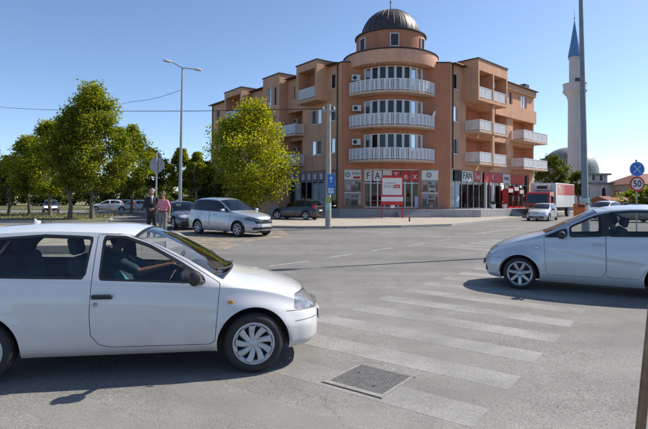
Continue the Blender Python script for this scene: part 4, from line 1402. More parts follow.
def low_plant(px, py, label):
    p = G(px, py, .12)
    o = thing('low_shrub', label, 'shrub', p)
    rnd = random.Random(int(px)); t = MB()
    for k in range(80):
        a = rnd.uniform(0, 6.28); e = rnd.uniform(.2, 1.3); L_ = rnd.uniform(.2, .55)
        d = Vector((math.cos(a) * math.cos(e) * 1.5, math.sin(a) * math.cos(e), math.sin(e)))
        s_ = Vector((-d.y, d.x, 0)).normalized() * .05
        t.poly([-s_ * .3, d * L_ * .5 - s_, d * L_, d * L_ * .5 + s_])
    t.build('foliage', mat('shrub_leaves', (.07, .08, .035), .8, var=.4, scale=6), o)
    t = MB(); t.tube([(0, 0, -.02), (0, 0, .2)], .03, 6); t.build('stem', M_BARK, o)
low_plant(486.5, 216.8, 'low shrub at the left side of the shop steps'); low_plant(505, 215.8, 'low shrub at the right side of the shop steps')
def cooler(px0, px1, o_, label, h=2.1):
    s0, s1 = FR.s_at(px0, o_), FR.s_at(px1, o_)
    F = FR
    c = thing('drinks_cooler', label, 'cooler', F.pt((s0 + s1) / 2, o_, ZT))
    w = (s1 - s0) / 2
    rz = math.atan2(F.u.y, F.u.x)
    c.rotation_euler = (0, 0, rz)
    t = MB(); t.box(-w, w, 0, .65, 0, h); bevel(t.build('cabinet', M_RED, c), .02, 1)
    t = MB(); t.box(-w + .07, w - .07, -.03, -.002, .25, h - .45); d = t.build('door', M_SHOPG, c)
    t = MB(); t.box(-w + .06, w - .06, -.012, -.001, h - .4, h - .05); t.build('lit_header', M_SIGNW, c)
    t = MB(); t.box(w - .14, w - .1, -.07, -.032, .8, 1.3); t.build('handle', M_WHITE, d)
    t = MB()
    for k in range(4): t.box(-w + .1, w - .1, .05, .5, .3 + k * .33, .32 + k * .33)
    t.build('shelf', M_INK, c)
cooler(508.3, 513.2, 1.1, 'red drinks cooler nearest the shop entrance'); cooler(514.2, 519.0, 1.15, 'red drinks cooler in the middle of the shop terrace end', 2.3); cooler(519.6, 524.0, 1.1, 'red drinks cooler at the far end by the truck', 2.0)
# ================================================================== CARS
def pchip(pts, x):
    """monotone cubic through (x, value) pairs"""
    p = sorted(pts)
    X = np.array([q[0] for q in p], float); Yv = np.array([q[1] for q in p], float)
    h = np.diff(X); d = np.diff(Yv) / h
    m = np.zeros(len(X))
    m[0], m[-1] = d[0], d[-1]
    for i in range(1, len(X) - 1):
        if d[i - 1] * d[i] > 0:
            w1, w2 = 2 * h[i] + h[i - 1], h[i] + 2 * h[i - 1]
            m[i] = (w1 + w2) / (w1 / d[i - 1] + w2 / d[i])
    x = np.clip(x, X[0], X[-1])
    i = np.clip(np.searchsorted(X, x) - 1, 0, len(X) - 2)
    t = (x - X[i]) / h[i]
    return ((1 + 2 * t) * (1 - t) ** 2) * Yv[i] + t * (1 - t) ** 2 * h[i] * m[i] + t * t * (3 - 2 * t) * Yv[i + 1] + t * t * (t - 1) * h[i] * m[i + 1]

def poly_in(pts, a, b, r=0.0):
    """signed distance to a polygon, positive inside, corners rounded by r"""
    p = np.array(pts, float)
    n = len(p)
    d = np.full(a.shape, 1e9)
    ins = np.zeros(a.shape, bool)
    for i in range(n):
        x0, y0 = p[i]; x1, y1 = p[(i + 1) % n]
        ex, ey = x1 - x0, y1 - y0
        t = np.clip(((a - x0) * ex + (b - y0) * ey) / (ex * ex + ey * ey + 1e-12), 0, 1)
        d = np.minimum(d, np.hypot(a - x0 - t * ex, b - y0 - t * ey))
        c = ((y0 > b) != (y1 > b)) & (a < (x1 - x0) * (b - y0) / ((y1 - y0) if abs(y1 - y0) > 1e-9 else 1e-9) + x0)
        ins ^= c
    return np.where(ins, d, -d) + r

class Shell:
    """half a car body (y >= 0) as triangles; vertices carry position, normal, section parameter"""
    def __init__(s, sp, res=1.0):
        xf, xr = sp['x1'], sp['x0']
        n = int(70 * res)
        k = np.linspace(0, 1, n)
        k = k - .55 * np.sin(2 * math.pi * k) / (2 * math.pi)
        xs = xr + (xf - xr) * k
        C = {q: pchip(sp[q], xs) for q in ('top', 'belt', 'rail', 'wbelt', 'wrail', 'wmid', 'bot')}
        nl, nm, nt = max(6, int(22 * res)), max(4, int(9 * res)), max(6, int(12 * res))
        rows = []
        for i, x in enumerate(xs):
            zb, zl, zr, zt = C['bot'][i], C['belt'][i], C['rail'][i], C['top'][i]
            wm, wb, wr = C['wmid'][i], C['wbelt'][i], C['wrail'][i]
            wb = min(wb, wm)
            col_ = []
            h = np.linspace(0, 1, nl, endpoint=False)
            y = pchip([(0, wm - .085), (.06, wm - .04), (.17, wm - .012), (.45, wm), (.72, wm * .55 + wb * .45 + .008), (.93, wb + .008), (1.0, wb)], h)
            for a, b in zip(h, y): col_.append((x, b, zb + (zl - zb) * a, a))
            for a in np.linspace(0, 1, nm, endpoint=False):
                col_.append((x, wb + (wr - wb) * a + .012 * math.sin(a * math.pi), zl + (zr - zl) * a, 1 + a))
            for a in np.linspace(0, 1, nt):
                yy = wr * math.cos(a * math.pi / 2) ** .8 if a < 1 else 0.0
                f = yy / max(wr, 1e-6)
                col_.append((x, yy, zt - (zt - zr) * f ** 2.6, 2 + a))
            rows.append(col_)
        def squeeze(base, sgn, bulge):
            out = []
            for q in (.85, .6, .3, .0):
                out.append([(c[0] + sgn * bulge * (1 - q * q), c[1] * q, c[2], c[3]) for c in base])
            return out
        rows = squeeze(rows[0], -1, sp.get('bulge_r', .03))[::-1] + rows + squeeze(rows[-1], 1, sp.get('bulge_f', .05))
        P = np.array(rows)
        nx, ny = P.shape[:2]
        # flares round the wheels, creases
        X, Y_, Z = P[..., 0], P[..., 1], P[..., 2]
        for ax in (sp['fa'], sp['ra']):
            d = np.hypot(X - ax, Z - sp['rw'])
            ra = sp['arch']
            m = np.exp(-((d - ra) / .07) ** 2) * (P[..., 3] < 1) * np.clip((Y_ - .4) / .2, 0, 1)
            P[..., 1] += sp.get('flare', .018) * m
        for (pts, amp, wid) in sp.get('crease', ()):
            zc = pchip(pts, X)
            on = np.clip((X - pts[0][0]) / .25, 0, 1) * np.clip((pts[-1][0] - X) / .25, 0, 1)
            P[..., 1] -= amp * on * np.clip((zc - Z) / wid, 0, 1) * np.exp(-np.clip(zc - Z, 0, 9) / .16) * (P[..., 3] < 1)
        s.sp = sp
        V = P[..., :3].reshape(-1, 3)
        idx = np.arange(nx * ny).reshape(nx, ny)
        a, b, c, d = idx[:-1, :-1].ravel(), idx[1:, :-1].ravel(), idx[1:, 1:].ravel(), idx[:-1, 1:].ravel()
        T = np.concatenate([np.stack([a, b, c], 1), np.stack([a, c, d], 1)])
        fn = np.cross(V[T[:, 1]] - V[T[:, 0]], V[T[:, 2]] - V[T[:, 0]])
        T = T[np.linalg.norm(fn, axis=1) > 1e-9]
        fn = np.cross(V[T[:, 1]] - V[T[:, 0]], V[T[:, 2]] - V[T[:, 0]])
        Nn = np.zeros_like(V)
        for k_ in range(3): np.add.at(Nn, T[:, k_], fn)
        cen = np.array([(xf + xr) / 2, 0, .7])
        if (Nn * (V - cen)).sum() < 0: Nn = -Nn; T = T[:, ::-1]
        on = np.abs(V[:, 1]) < 1e-6
        Nn[on, 1] = 0
        Nn /= (np.linalg.norm(Nn, axis=1)[:, None] + 1e-12)
        s.A = np.concatenate([V, Nn, P[..., 3].reshape(-1, 1)], 1)
        s.T = T
    def cut(s, T, f):
        """split triangles by the field f > 0; returns inside, outside"""
        v = f(s.A[:, 0], s.A[:, 1], s.A[:, 2], s.A[:, 6])
        v = np.where(np.abs(v) < 1e-5, 1e-5, v)
        pos = v > 0
        c = pos[T].sum(1)
        ins, outs = [T[c == 3]], [T[c == 0]]
        new, cache, i_l, o_l = [], {}, [], []
        base = len(s.A)
        def mid(a, b):
            key = (min(a, b), max(a, b))
            if key not in cache:
                w = v[a] / (v[a] - v[b])
                new.append(s.A[a] + (s.A[b] - s.A[a]) * w)
                cache[key] = base + len(new) - 1
            return cache[key]
        for t in T[(c == 1) | (c == 2)]:
            t = [int(q) for q in t]
            k = 1 if pos[t].sum() == 1 else 0
            j = [q for q in range(3) if bool(pos[t[q]]) == bool(k)][0]
            a, b, d = t[j], t[(j + 1) % 3], t[(j + 2) % 3]
            m1, m2 = mid(a, b), mid(a, d)
            (i_l if k else o_l).append((a, m1, m2))
            (o_l if k else i_l).extend([(m1, b, d), (m1, d, m2)])
        if new: s.A = np.concatenate([s.A, np.array(new)])
        z = np.zeros((0, 3), int)
        return (np.concatenate([ins[0], np.array(i_l, int).reshape(-1, 3)]), np.concatenate([outs[0], np.array(o_l, int).reshape(-1, 3)]))
    def mesh(s, name, T, material, parent, side=0, inset=0.0, flipn=False):
        """side 0: both halves in one mesh; +1 / -1: one half"""
        if len(T) == 0: return None
        u, inv = np.unique(T, return_inverse=True)
        a = s.A[u]; t = inv.reshape(-1, 3)
        V = a[:, :3] - a[:, 3:6] * inset; Nn = a[:, 3:6]
        Vs, Ns, Ts = [], [], []
        off = 0
        for sg in ((1, -1) if side == 0 else (side,)):
            q = np.array([1, sg, 1.0])
            Vs.append(V * q); Ns.append(Nn * q); Ts.append((t if sg > 0 else t[:, ::-1]) + off); off += len(V)
        V = np.concatenate(Vs); Nn = np.concatenate(Ns); t = np.concatenate(Ts)
        me = bpy.data.meshes.new(name)
        me.from_pydata(V.tolist(), [], t.tolist())
        me.polygons.foreach_set('use_smooth', np.ones(len(t), bool))
        me.normals_split_custom_set_from_vertices(Nn.tolist())
        me.materials.append(material)
        o = bpy.data.objects.new(name, me)
        col.objects.link(o)
        o.parent = parent
        return o

def paint(name, c, metal=0.0, rough=.35, coat=1.0, dirt=.12):
    """car paint under clear coat with a film of road dust"""
    m = bpy.data.materials.new(name); m.use_nodes = True
    N, L = m.node_tree.nodes, m.node_tree.links
    b = N['Principled BSDF']
    b.inputs['Metallic'].default_value = metal; b.inputs['Roughness'].default_value = rough
    b.inputs['Coat Weight'].default_value = coat; b.inputs['Coat Roughness'].default_value = .05
    tc = N.new('ShaderNodeTexCoord')
    nz = N.new('ShaderNodeTexNoise'); nz.inputs['Scale'].default_value = 3.2; nz.inputs['Detail'].default_value = 8; nz.inputs['Roughness'].default_value = .7
    L.new(tc.outputs['Object'], nz.inputs['Vector'])
    sx = N.new('ShaderNodeSeparateXYZ'); L.new(tc.outputs['Object'], sx.inputs[0])
    lo = N.new('ShaderNodeMapRange'); lo.inputs['From Min'].default_value = .2; lo.inputs['From Max'].default_value = .75; lo.inputs['To Min'].default_value = .75; lo.inputs['To Max'].default_value = .1
    L.new(sx.outputs['Z'], lo.inputs['Value'])
    mu = N.new('ShaderNodeMath'); mu.operation = 'MULTIPLY'; L.new(nz.outputs['Fac'], mu.inputs[0]); L.new(lo.outputs[0], mu.inputs[1])
    sc = N.new('ShaderNodeMath'); sc.operation = 'MULTIPLY'; sc.inputs[1].default_value = dirt * 4; L.new(mu.outputs[0], sc.inputs[0])
    mx = N.new('ShaderNodeMix'); mx.data_type = 'RGBA'; mx.inputs['A'].default_value = (*c, 1); mx.inputs['B'].default_value = (.22, .19, .155, 1)
    L.new(sc.outputs[0], mx.inputs['Factor']); L.new(mx.outputs['Result'], b.inputs['Base Color'])
    rr = N.new('ShaderNodeMapRange'); rr.inputs['To Min'].default_value = .02; rr.inputs['To Max'].default_value = .09
    L.new(nz.outputs['Fac'], rr.inputs['Value']); L.new(rr.outputs[0], b.inputs['Coat Roughness'])
    return m
M_TYRE = mat('tyre_rubber', (.030, .029, .029), .85, var=.25, scale=9, bump=.2, bscale=80)
M_ALLOY = mat('alloy_silver', (.45, .45, .46), .35, .7, var=.12, scale=8)
M_COVER = mat('wheel_cover_silver', (.50, .50, .51), .4, .35, var=.15, scale=9)
M_PLAST = mat('black_plastic', (.022, .022, .023), .55, var=.2)
M_TRIM = mat('dark_cabin_trim', (.035, .035, .037), .8, var=.3, scale=6)
M_SEAT = mat('seat_fabric', (.045, .045, .05), .9, var=.3, scale=20)
M_GAP = mat('panel_gap', (.07, .07, .072), .8, var=.2)
M_CGLASS = glass_mat('car_glass', (.84, .87, .85), 1.0, .01)
M_CGLASSD = glass_mat('tinted_car_glass', (.20, .22, .22), 1.0, .01)
M_LENS = mat('headlamp_lens', (.50, .51, .52), .08, .2, var=.3, scale=25, coat=1.0)
M_LENSM = mat('worn_headlamp', (.30, .30, .30), .15, .3, var=.5, scale=18, coat=1.0)
M_LENSD = mat('headlamp_bowl', (.20, .20, .21), .12, .6, var=.5, scale=25, coat=1.0)
M_TAIL = mat('tail_lamp_red', (.35, .012, .012), .15, var=.2, coat=1.0)
M_AMBER = mat('amber_lens', (.55, .22, .03), .2, var=.1, coat=1.0)
M_PLATE = mat('plate_white', (.62, .62, .60), .5, var=.05)
M_CHROME = mat('chrome', (.6, .6, .62), .12, 1.0, var=.05)
M_BEAM = mat('lit_headlamp', (1.0, .95, .8), .3, emit=6.0)

def wheel(par, x, y, sp, style, first=None):
    """tyre, rim and spokes; local +y is the outer face"""
    rw, tw = sp['rw'], sp.get('tw', .195)
    w = part_empty('wheel', par, (x, y, rw), 0 if y > 0 else math.pi)
    h = tw / 2
    if y < 0: w.rotation_euler = (0, R(17), math.pi)
    if first:
        for n, me, chn in first:
            o = bpy.data.objects.new(n, me); col.objects.link(o); o.parent = w
        return w, first
    rr = sp.get('rim', .2)
    parts = []
    def keep(mb, n, m, sm=True):
        o = mb.build(n, m, w, smooth=sm); parts.append((n, o.data, None))
    t = MB()
    t.lathe([(rr, -h * .85), (rr + .02, -h), (rw - .03, -h), (rw - .006, -h * .75), (rw, -h * .4), (rw - .004, -h * .38), (rw - .004, -h * .34), (rw, -h * .32), (rw, h * .32), (rw - .004, h * .34), (rw - .004, h * .38), (rw, h * .4), (rw - .006, h * .75), (rw - .03, h), (rw - .055, h + .004), (rr + .035, h + .004), (rr + .012, h - .005), (rr, h * .8)], 40, axis='Y')
    keep(t, 'tyre', M_TYRE)
    rimm = M_COVER if style == 'cover' else M_ALLOY
    t = MB()
    t.lathe([(rr + .002, h * .8), (rr + .008, h - .008), (rr - .008, h - .004), (rr - .03, h - .022), (rr - .032, h - .06)], 40, axis='Y')
    n = {'cover': 9, 'alloy': 7, 'five': 5}[style]
    for k in range(n):
        a = 2 * math.pi * k / n + .2
        tw_ = .2 if style == 'cover' else 0.0
        wd0, wd1 = {'cover': (.020, .033), 'alloy': (.034, .030), 'five': (.045, .035)}[style]
        ring = []
        for q in range(6):
            f = q / 5
            r_ = .035 + (rr - .02 - .035) * f
            ang = a + tw_ * f ** 1.4
            wd = wd0 + (wd1 - wd0) * f
            yv = h - .006 - (.018 if style == 'cover' else .034) * (1 - f) ** 1.5 + (.004 if style == 'cover' else 0)
            dx, dz = math.cos(ang), math.sin(ang)
            c = Vector((dx * r_, yv, dz * r_)); e = Vector((-dz, 0, dx)) * wd
            ring.append([c - e, c - e * .55 + Vector((0, .008, 0)), c + e * .55 + Vector((0, .008, 0)), c + e, c + e + Vector((0, -.03, 0)), c - e + Vector((0, -.03, 0))])
        b = len(t.v)
        for rg in ring: t.v += [tuple(v_) for v_ in rg]
        for q in range(5):
            for j in range(6): t.f.append((b + q * 6 + j, b + q * 6 + (j + 1) % 6, b + (q + 1) * 6 + (j + 1) % 6, b + (q + 1) * 6 + j))
    keep(t, 'rim', rimm, False)
    t = MB(); t.lathe([(.002, h - .004), (.03, h - .006), (.048, h - .018), (.052, h - .04)], 20, axis='Y'); keep(t, 'hub_cap', rimm)
    t = MB(); t.lathe([(.01, h - .085), (rr - .02, h - .085)], 28, axis='Y'); t.lathe([(rr - .015, h - .09), (rr - .002, -h * .8)], 28, axis='Y'); keep(t, 'brake_drum', M_INK if style == 'cover' else M_TRIM)
    return w, parts

def rounded_box(name, m, par, c, sz, rot=(0, 0, 0), b=.03, seg=3):
    t = MB(); t.box(-sz[0] / 2, sz[0] / 2, -sz[1] / 2, sz[1] / 2, -sz[2] / 2, sz[2] / 2)
    o = t.build(name, m, par)
    o.location = c; o.rotation_euler = rot
    for p_ in o.data.polygons: p_.use_smooth = True
    bevel(o, b, seg)
    return o

def build_car(name, label, sp, loc, heading, pm, res=1.0, detail=2, group=None, z=0.0, lit=False):
    """detail 2: foreground; 1: middle distance; 0: far"""
    o = thing(name, label, 'car', (loc[0], loc[1], z), heading, group)
    S = Shell(sp, res)
    T = S.T
    fa, ra, rw, ar = sp['fa'], sp['ra'], sp['rw'], sp['arch']
    for ax in (fa, ra):
        _, T = S.cut(T, lambda x, y, z_, t: np.minimum(ar - np.hypot(x - ax, z_ - rw), np.minimum(y - .42, 1.05 - t)))
    solid = []
    def take(field): 
        nonlocal T
        i, T = S.cut(T, field)
        return i
    # front and rear screens
    (f0, f1), (r0, r1) = sp['screen'], sp['rscreen']
    cf, crv = sp.get('screen_curve', .18), sp.get('rscreen_curve', .10)
    for nm, lo, hi, cv, sg, gl in (('windscreen', f0, f1, cf, -1, M_CGLASS), ('rear_window', r0, r1, crv, 1, sp.get('rear_glass', M_CGLASS))):
        def fld(x, y, z_, t, e=0.0):
            return np.minimum(np.minimum((t - sp.get('pillar', 2.07)) * .8 + e, x - (lo + sg * cv * y * y) + e), (hi + sg * cv * y * y) - x + e)
        ring = take(lambda x, y, z_, t: fld(x, y, z_, t, .018))
        gi, ring = S.cut(ring, fld)
        solid.append(ring)
        s_ = S.mesh('screen_seal', ring, M_PLAST, o, 0)
        S.mesh(nm, gi, gl, o, 0, .004)
    # side windows
    for pts, gl in sp['windows']:
        ring = take(lambda x, y, z_, t: np.minimum(poly_in(pts, x, z_, .022), np.minimum(2.15 - t, t - .9) * .5))
        gi, ring = S.cut(ring, lambda x, y, z_, t: poly_in(pts, x, z_, 0.0))
        solid.append(ring)
        for sd in (1, -1):
            S.mesh('window_seal', ring, M_PLAST, o, sd, .001)
            S.mesh('side_window', gi, gl, o, sd, .005)
    # lamps, grilles, lower black parts: (name, plane, polygon, x limit, material, inset, both)
    for nm, plane, pts, lim, m, ins, both in sp['patches']:
        def fld(x, y, z_, t):
            d = poly_in(pts, y if plane == 'yz' else x, z_, .012)
            return d if lim == 0 else np.minimum(d, (x - lim) if lim > 0 else (lim - x))
        if detail and nm in ('headlight', 'tail_light'):
            rg = take(lambda x, y, z_, t: fld(x, y, z_, t) + .005)
            gi, rg = S.cut(rg, fld)
            solid.append(rg)
            S.mesh('lamp_joint', rg, M_PLAST, o, 0, .003)
        else:
            gi = take(fld)
        if nm != 'headlight' and nm != 'tail_light': solid.append(gi)
        mm = M_BEAM if (lit and nm == 'headlight') else m
        for sd in ((0,) if both else (1, -1)):
            S.mesh(nm, gi, mm, o, sd, ins)
    # panel joints and doors
    if detail:
        jw = .003 if detail == 2 else .008
        for pts in sp['doors']:
            f_ = (lambda x, y, z_, t: np.minimum(poly_in(pts, x, z_), (2.2 - t) * .3)) if detail == 2 else (lambda x, y, z_, t: np.minimum(poly_in(pts, x, z_), (1.35 - t) * .3))
            ring = take(lambda x, y, z_, t: f_(x, y, z_, t) + jw)
            door, ring = S.cut(ring, lambda x, y, z_, t: f_(x, y, z_, t) - jw)
            solid += [ring, door]
            for sd in (1, -1):
                S.mesh('panel_joint', ring, M_GAP, o, sd, .005)
                S.mesh('door', door, pm, o, sd)
        for reg, line in sp.get('joints', ()):
            zone, T = S.cut(T, reg)
            up, low = S.cut(zone, lambda x, y, z_, t: line(x, y, z_, t) + jw)
            up, ring = S.cut(up, lambda x, y, z_, t: line(x, y, z_, t) - jw)
            T = np.concatenate([T, up, low])
            solid.append(ring)
            S.mesh('panel_joint', ring, M_GAP, o, 0, .005)
    if 'bumper' in sp and detail:
        fb = take(sp['bumper']); solid.append(fb)
        S.mesh('bumper', fb, pm, o, 0)
    S.mesh('body', T, pm, o, 0)
    solid.append(T)
    # lining inside, floor, wheel housings
    if detail:
        allT = np.concatenate([q for q in solid if len(q)])
        S.mesh('cabin_lining', allT, M_TRIM, o, 0, .035)
    L0, L1 = sp['x0'] + .12, sp['x1'] - .12
    wmx = max(q[1] for q in sp['wmid'])
    t = MB(); t.box(L0 + .1, L1 - .1, -.42, .42, .17, .30)
    gx = sorted(set([sp['x0'] + .02, sp['x1'] - .02] + list(np.linspace(sp['x0'] + .05, sp['x1'] - .05, 24)) + [a_ + q_ for a_ in (fa, ra) for q_ in (-ar - .01, -ar - .005, ar + .005, ar + .01)]))
    hw = [(.42 if min(abs(x_ - fa), abs(x_ - ra)) < ar + .007 else float(pchip(sp['wmid'], np.array([x_]))[0]) - .075) for x_ in gx]
    zz_ = [float(pchip(sp['bot'], np.array([x_]))[0]) + .012 for x_ in gx]
    for i_ in range(len(gx) - 1):
        t.poly([(gx[i_], -hw[i_], zz_[i_]), (gx[i_ + 1], -hw[i_ + 1], zz_[i_ + 1]), (gx[i_ + 1], hw[i_ + 1], zz_[i_ + 1]), (gx[i_], hw[i_], zz_[i_])])
    t.build('underbody', M_PLAST, o)
    wy = wmx - sp.get('tw', .195) / 2 - .015
    for ax in (fa, ra):
        for sd in (1, -1):
            t = MB(); t.lathe([(ar + .02, sd * .40), (ar + .02, sd * (wmx - .06))], 20, (ax, 0, rw), 'Y', 0, math.pi + .0); t.lathe([(.01, sd * .41), (ar + .02, sd * .41)], 20, (ax, 0, rw), 'Y', 0, math.pi); t.build('wheel_housing', M_INK, o)
    first = None
    for ax in (fa, ra):
        for sd in (1, -1):
            w, first = wheel(o, ax, sd * wy, sp, sp.get('wheel', 'alloy'), first)
            if ax == fa and sp.get('steer') and detail == 2: w.rotation_euler[2] += sp['steer']
    # cabin
    sx = sp['seats'][0]
    hb = sp.get('seat_h', .0)
    if detail >= 1:
        for sy in (.36, -.36):
            rounded_box('seat', M_SEAT, o, (sx, sy, .46 + hb), (.5, .5, .18), (0, R(-8), 0), .06)
            rounded_box('seat_back', M_SEAT, o, (sx - .30, sy, .80 + hb), (.16, .48, .66), (0, R(-16), 0), .07)
            rounded_box('headrest', M_SEAT, o, (sx - .42, sy, 1.22 + hb), (.10, .26, .19), (0, R(-12), 0), .045)
        if len(sp['seats']) > 1:
            rx = sp['seats'][1]
            rounded_box('rear_seat', M_SEAT, o, (rx, 0, .48 + hb), (.5, 1.24, .2), (0, R(-6), 0), .06)
            rounded_box('rear_seat_back', M_SEAT, o, (rx - .32, 0, .80 + hb), (.16, 1.24, .6), (0, R(-18), 0), .06)
            for sy in (.38, -.38): rounded_box('headrest', M_SEAT, o, (rx - .45, sy, 1.17 + hb), (.1, .27, .17), (0, R(-12), 0), .045)
        dx = sp['dash']
        rounded_box('dashboard', M_TRIM, o, (dx, 0, .80 + hb), (.42, 1.30, .28), (0, R(8), 0), .08)
        t = MB(); t.lathe([(.185 + .016 * math.cos(a), .016 * math.sin(a)) for a in np.linspace(0, 2 * math.pi, 9)], 28)
        for a in (0, 2.2, 4.1): t.tube([(0, 0, -.03), (.18 * math.cos(a), .18 * math.sin(a), 0)], .014, 6)
        t.lathe([(.001, .01), (.06, .0), (.05, -.05)], 16)
        sw = t.build('steering_wheel', M_PLAST, o, smooth=True)
        sw.location = (dx - .33, .36, .90 + hb); sw.rotation_euler = (0, R(-62), 0)
        t = MB(); t.tube([(dx - .33, .36, .9 + hb), (dx - .05, .36, .78 + hb)], .03, 8); t.build('steering_column', M_PLAST, o)
        # door mirrors
        mx_, mz_ = sp['mirror']
        wm_ = float(pchip(sp['wbelt'], np.array([mx_]))[0])
        for sd in (1, -1):
            t = MB()
            ring = []
            for f, a, b in ((0, .03, .03), (.25, .075, .065), (.6, .085, .075), (.9, .07, .06), (1.0, .03, .025)):
                ring.append([(mx_ - .02 - .0 + (.05 if math.cos(q) > 0 else .03) * (a / .085) * math.cos(q) * 1.6, sd * (wm_ + .06 + .20 * f), mz_ + b * math.sin(q)) for q in np.linspace(0, 2 * math.pi, 14, endpoint=False)])
            for rg in ring: t.v += rg
            for i in range(4):
                for k in range(14): t.f.append((i * 14 + k, i * 14 + (k + 1) % 14, (i + 1) * 14 + (k + 1) % 14, (i + 1) * 14 + k))
            t.f.append(tuple(range(14))); t.f.append(tuple(range(56, 70)))
            mr = t.build('mirror', sp.get('mirror_mat') or pm, o, smooth=True)
            t = MB(); t.tube([(mx_ + .04, sd * (wm_ - .03), mz_ - .07), (mx_, sd * (wm_ + .12), mz_ - .035)], .025, 8); t.build('arm', M_PLAST, mr)
            t = MB(); t.poly([(mx_ - .115, sd * (wm_ + .12 + .07 + .09 * math.cos(q)), mz_ + .055 * math.sin(q)) for q in np.linspace(0, 2 * math.pi, 16, endpoint=False)]); t.build('mirror_glass', M_CHROME, mr)
        # handles
        for (hx, hz) in sp.get('handles', ()):
            for sd in (1, -1):
                zb_, zl_ = float(pchip(sp['bot'], np.array([hx]))[0]), float(pchip(sp['belt'], np.array([hx]))[0])
                wm2, wb2 = float(pchip(sp['wmid'], np.array([hx]))[0]), float(pchip(sp['wbelt'], np.array([hx]))[0])
                h_ = (hz - zb_) / (zl_ - zb_)
                yv = float(pchip([(0, wm2 - .085), (.06, wm2 - .04), (.17, wm2 - .012), (.45, wm2), (.72, wm2 * .55 + wb2 * .45 + .008), (.93, wb2 + .008), (1.0, wb2)], np.array([h_]))[0])
                rounded_box('door_handle', sp.get('handle_mat') or pm, o, (hx, sd * (yv + .012), hz), (.19, .035, .045), (0, 0, 0), .016, 3)
    # plates
    for x_, sg, zz in ((sp['x1'] + sp.get('bulge_f', .05) + .006, 1, sp.get('plate_f', .45)), (sp['x0'] - sp.get('bulge_r', .03) - .006, -1, sp.get('plate_r', .72))):
        t = MB(); t.box(x_ - .006, x_ + .006, -.26, .26, zz - .055, zz + .055); t.build('number_plate', M_PLATE, o)
    return o

def dirs(h): return Vector((math.cos(h), math.sin(h), 0)), Vector((-math.sin(h), math.cos(h), 0))
def place(sp, wheel_pt, heading, side, axle='fa'):
    """car centre so that the tyre of that axle and side (+1 left) stands on wheel_pt"""
    d, l = dirs(heading)
    wy = max(q[1] for q in sp['wmid']) - .06
    return wheel_pt - d * sp[axle] - l * (side * wy)

# ---- small white three-door hatchback in the foreground
HATCH = dict(x0=-1.74, x1=1.89, fa=1.23, ra=-1.23, rw=.288, arch=.352, tw=.175, rim=.196, wheel='cover', flare=.016,
    top=[(-1.74, .76), (-1.71, .95), (-1.6, 1.20), (-1.47, 1.35), (-1.25, 1.405), (-.7, 1.437), (-.2, 1.43), (.08, 1.395), (.38, 1.285), (.70, 1.115), (.93, .965), (1.05, .92), (1.35, .862), (1.6, .785), (1.76, .71), (1.85, .645), (1.89, .575)],
    belt=[(-1.74, .72), (-1.6, .93), (-1.2, .935), (-.4, .905), (.3, .865), (.93, .83), (1.05, .822), (1.4, .765), (1.62, .69), (1.80, .612), (1.89, .545)],
    rail=[(-1.74, .74), (-1.71, .93), (-1.6, 1.15), (-1.47, 1.29), (-1.25, 1.345), (-.7, 1.37), (-.2, 1.355), (.08, 1.31), (.38, 1.20), (.70, 1.03), (.93, .895), (1.05, .858), (1.35, .808), (1.6, .735), (1.76, .665), (1.85, .608), (1.89, .558)],
    wmid=[(-1.74, .66), (-1.66, .74), (-1.5, .79), (-1.2, .818), (-.5, .83), (.6, .83), (1.2, .82), (1.5, .785), (1.7, .71), (1.82, .61), (1.89, .50)],
    wbelt=[(-1.74, .62), (-1.6, .70), (-1.3, .765), (-.5, .79), (.5, .79), (1.0, .77), (1.3, .73), (1.6, .645), (1.78, .55), (1.89, .44)],
    wrail=[(-1.74, .56), (-1.6, .57), (-1.3, .585), (-.5, .595), (.1, .60), (.40, .635), (.72, .685), (.97, .70), (1.25, .65), (1.58, .56), (1.78, .48), (1.89, .40)],
    bot=[(-1.74, .32), (-1.5, .24), (-.8, .215), (.8, .215), (1.5, .205), (1.75, .21), (1.89, .25)],
    screen=(.13, .985), rscreen=(-1.69, -1.40), screen_curve=.16, pillar=2.06,
    windows=[([(-1.40, .985), (-.36, .955), (-.33, 1.305), (-.75, 1.325), (-1.16, 1.295), (-1.31, 1.16)], M_CGLASS),
             ([(-.20, .942), (.74, .893), (.72, .935), (.48, 1.08), (.2, 1.23), (-.02, 1.305), (-.20, 1.312)], M_CGLASS)],
    doors=[[(-.27, 1.345), (-.285, .60), (-.27, .42), (-.20, .335), (-.10, .305), (.80, .30), (.86, .33), (.90, .87), (.56, 1.085), (.2, 1.27), (-.02, 1.345)]],
    patches=[('headlight', 'xz', [(1.65, .598), (1.66, .70), (1.74, .695), (1.97, .62), (1.97, .575), (1.80, .585)], .5, M_LENSM, .004, False),
             ('grille', 'yz', [(-.2, .575), (.2, .575), (.2, .60), (-.2, .60)], 1.5, M_PLAST, .01, True),
             ('lower_intake', 'yz', [(-.45, .31), (.45, .31), (.40, .375), (-.40, .375)], 1.5, M_PLAST, .012, True),
             ('tail_light', 'xz', [(-1.66, .82), (-1.55, .84), (-1.42, 1.22), (-1.50, 1.30), (-1.66, 1.1)], -1.0, M_TAIL, .003, False)],
    joints=[(lambda x, y, z, t: np.minimum(x - 1.55, 1.9 - t), lambda x, y, z, t: z - (.578 - .06 * (x - 1.55))),
            (lambda x, y, z, t: np.minimum(x - 1.64, 1.9 - t), lambda x, y, z, t: z - .475),
            (lambda x, y, z, t: np.minimum(x - 1.13, t - 2.0), lambda x, y, z, t: y - (.70 - .36 * np.clip(x - 1.13, 0, 9) ** 1.5))],
    crease=[([(-1.7, .66), (-.5, .64), (1.05, .62)], .007, .02)],
    seats=(-.13, -.92), dash=.66, mirror=(.69, .955), mirror_mat=M_PLAST, handles=[(-.175, .775)], handle_mat=M_PLAST, plate_f=.44, seat_h=.0)
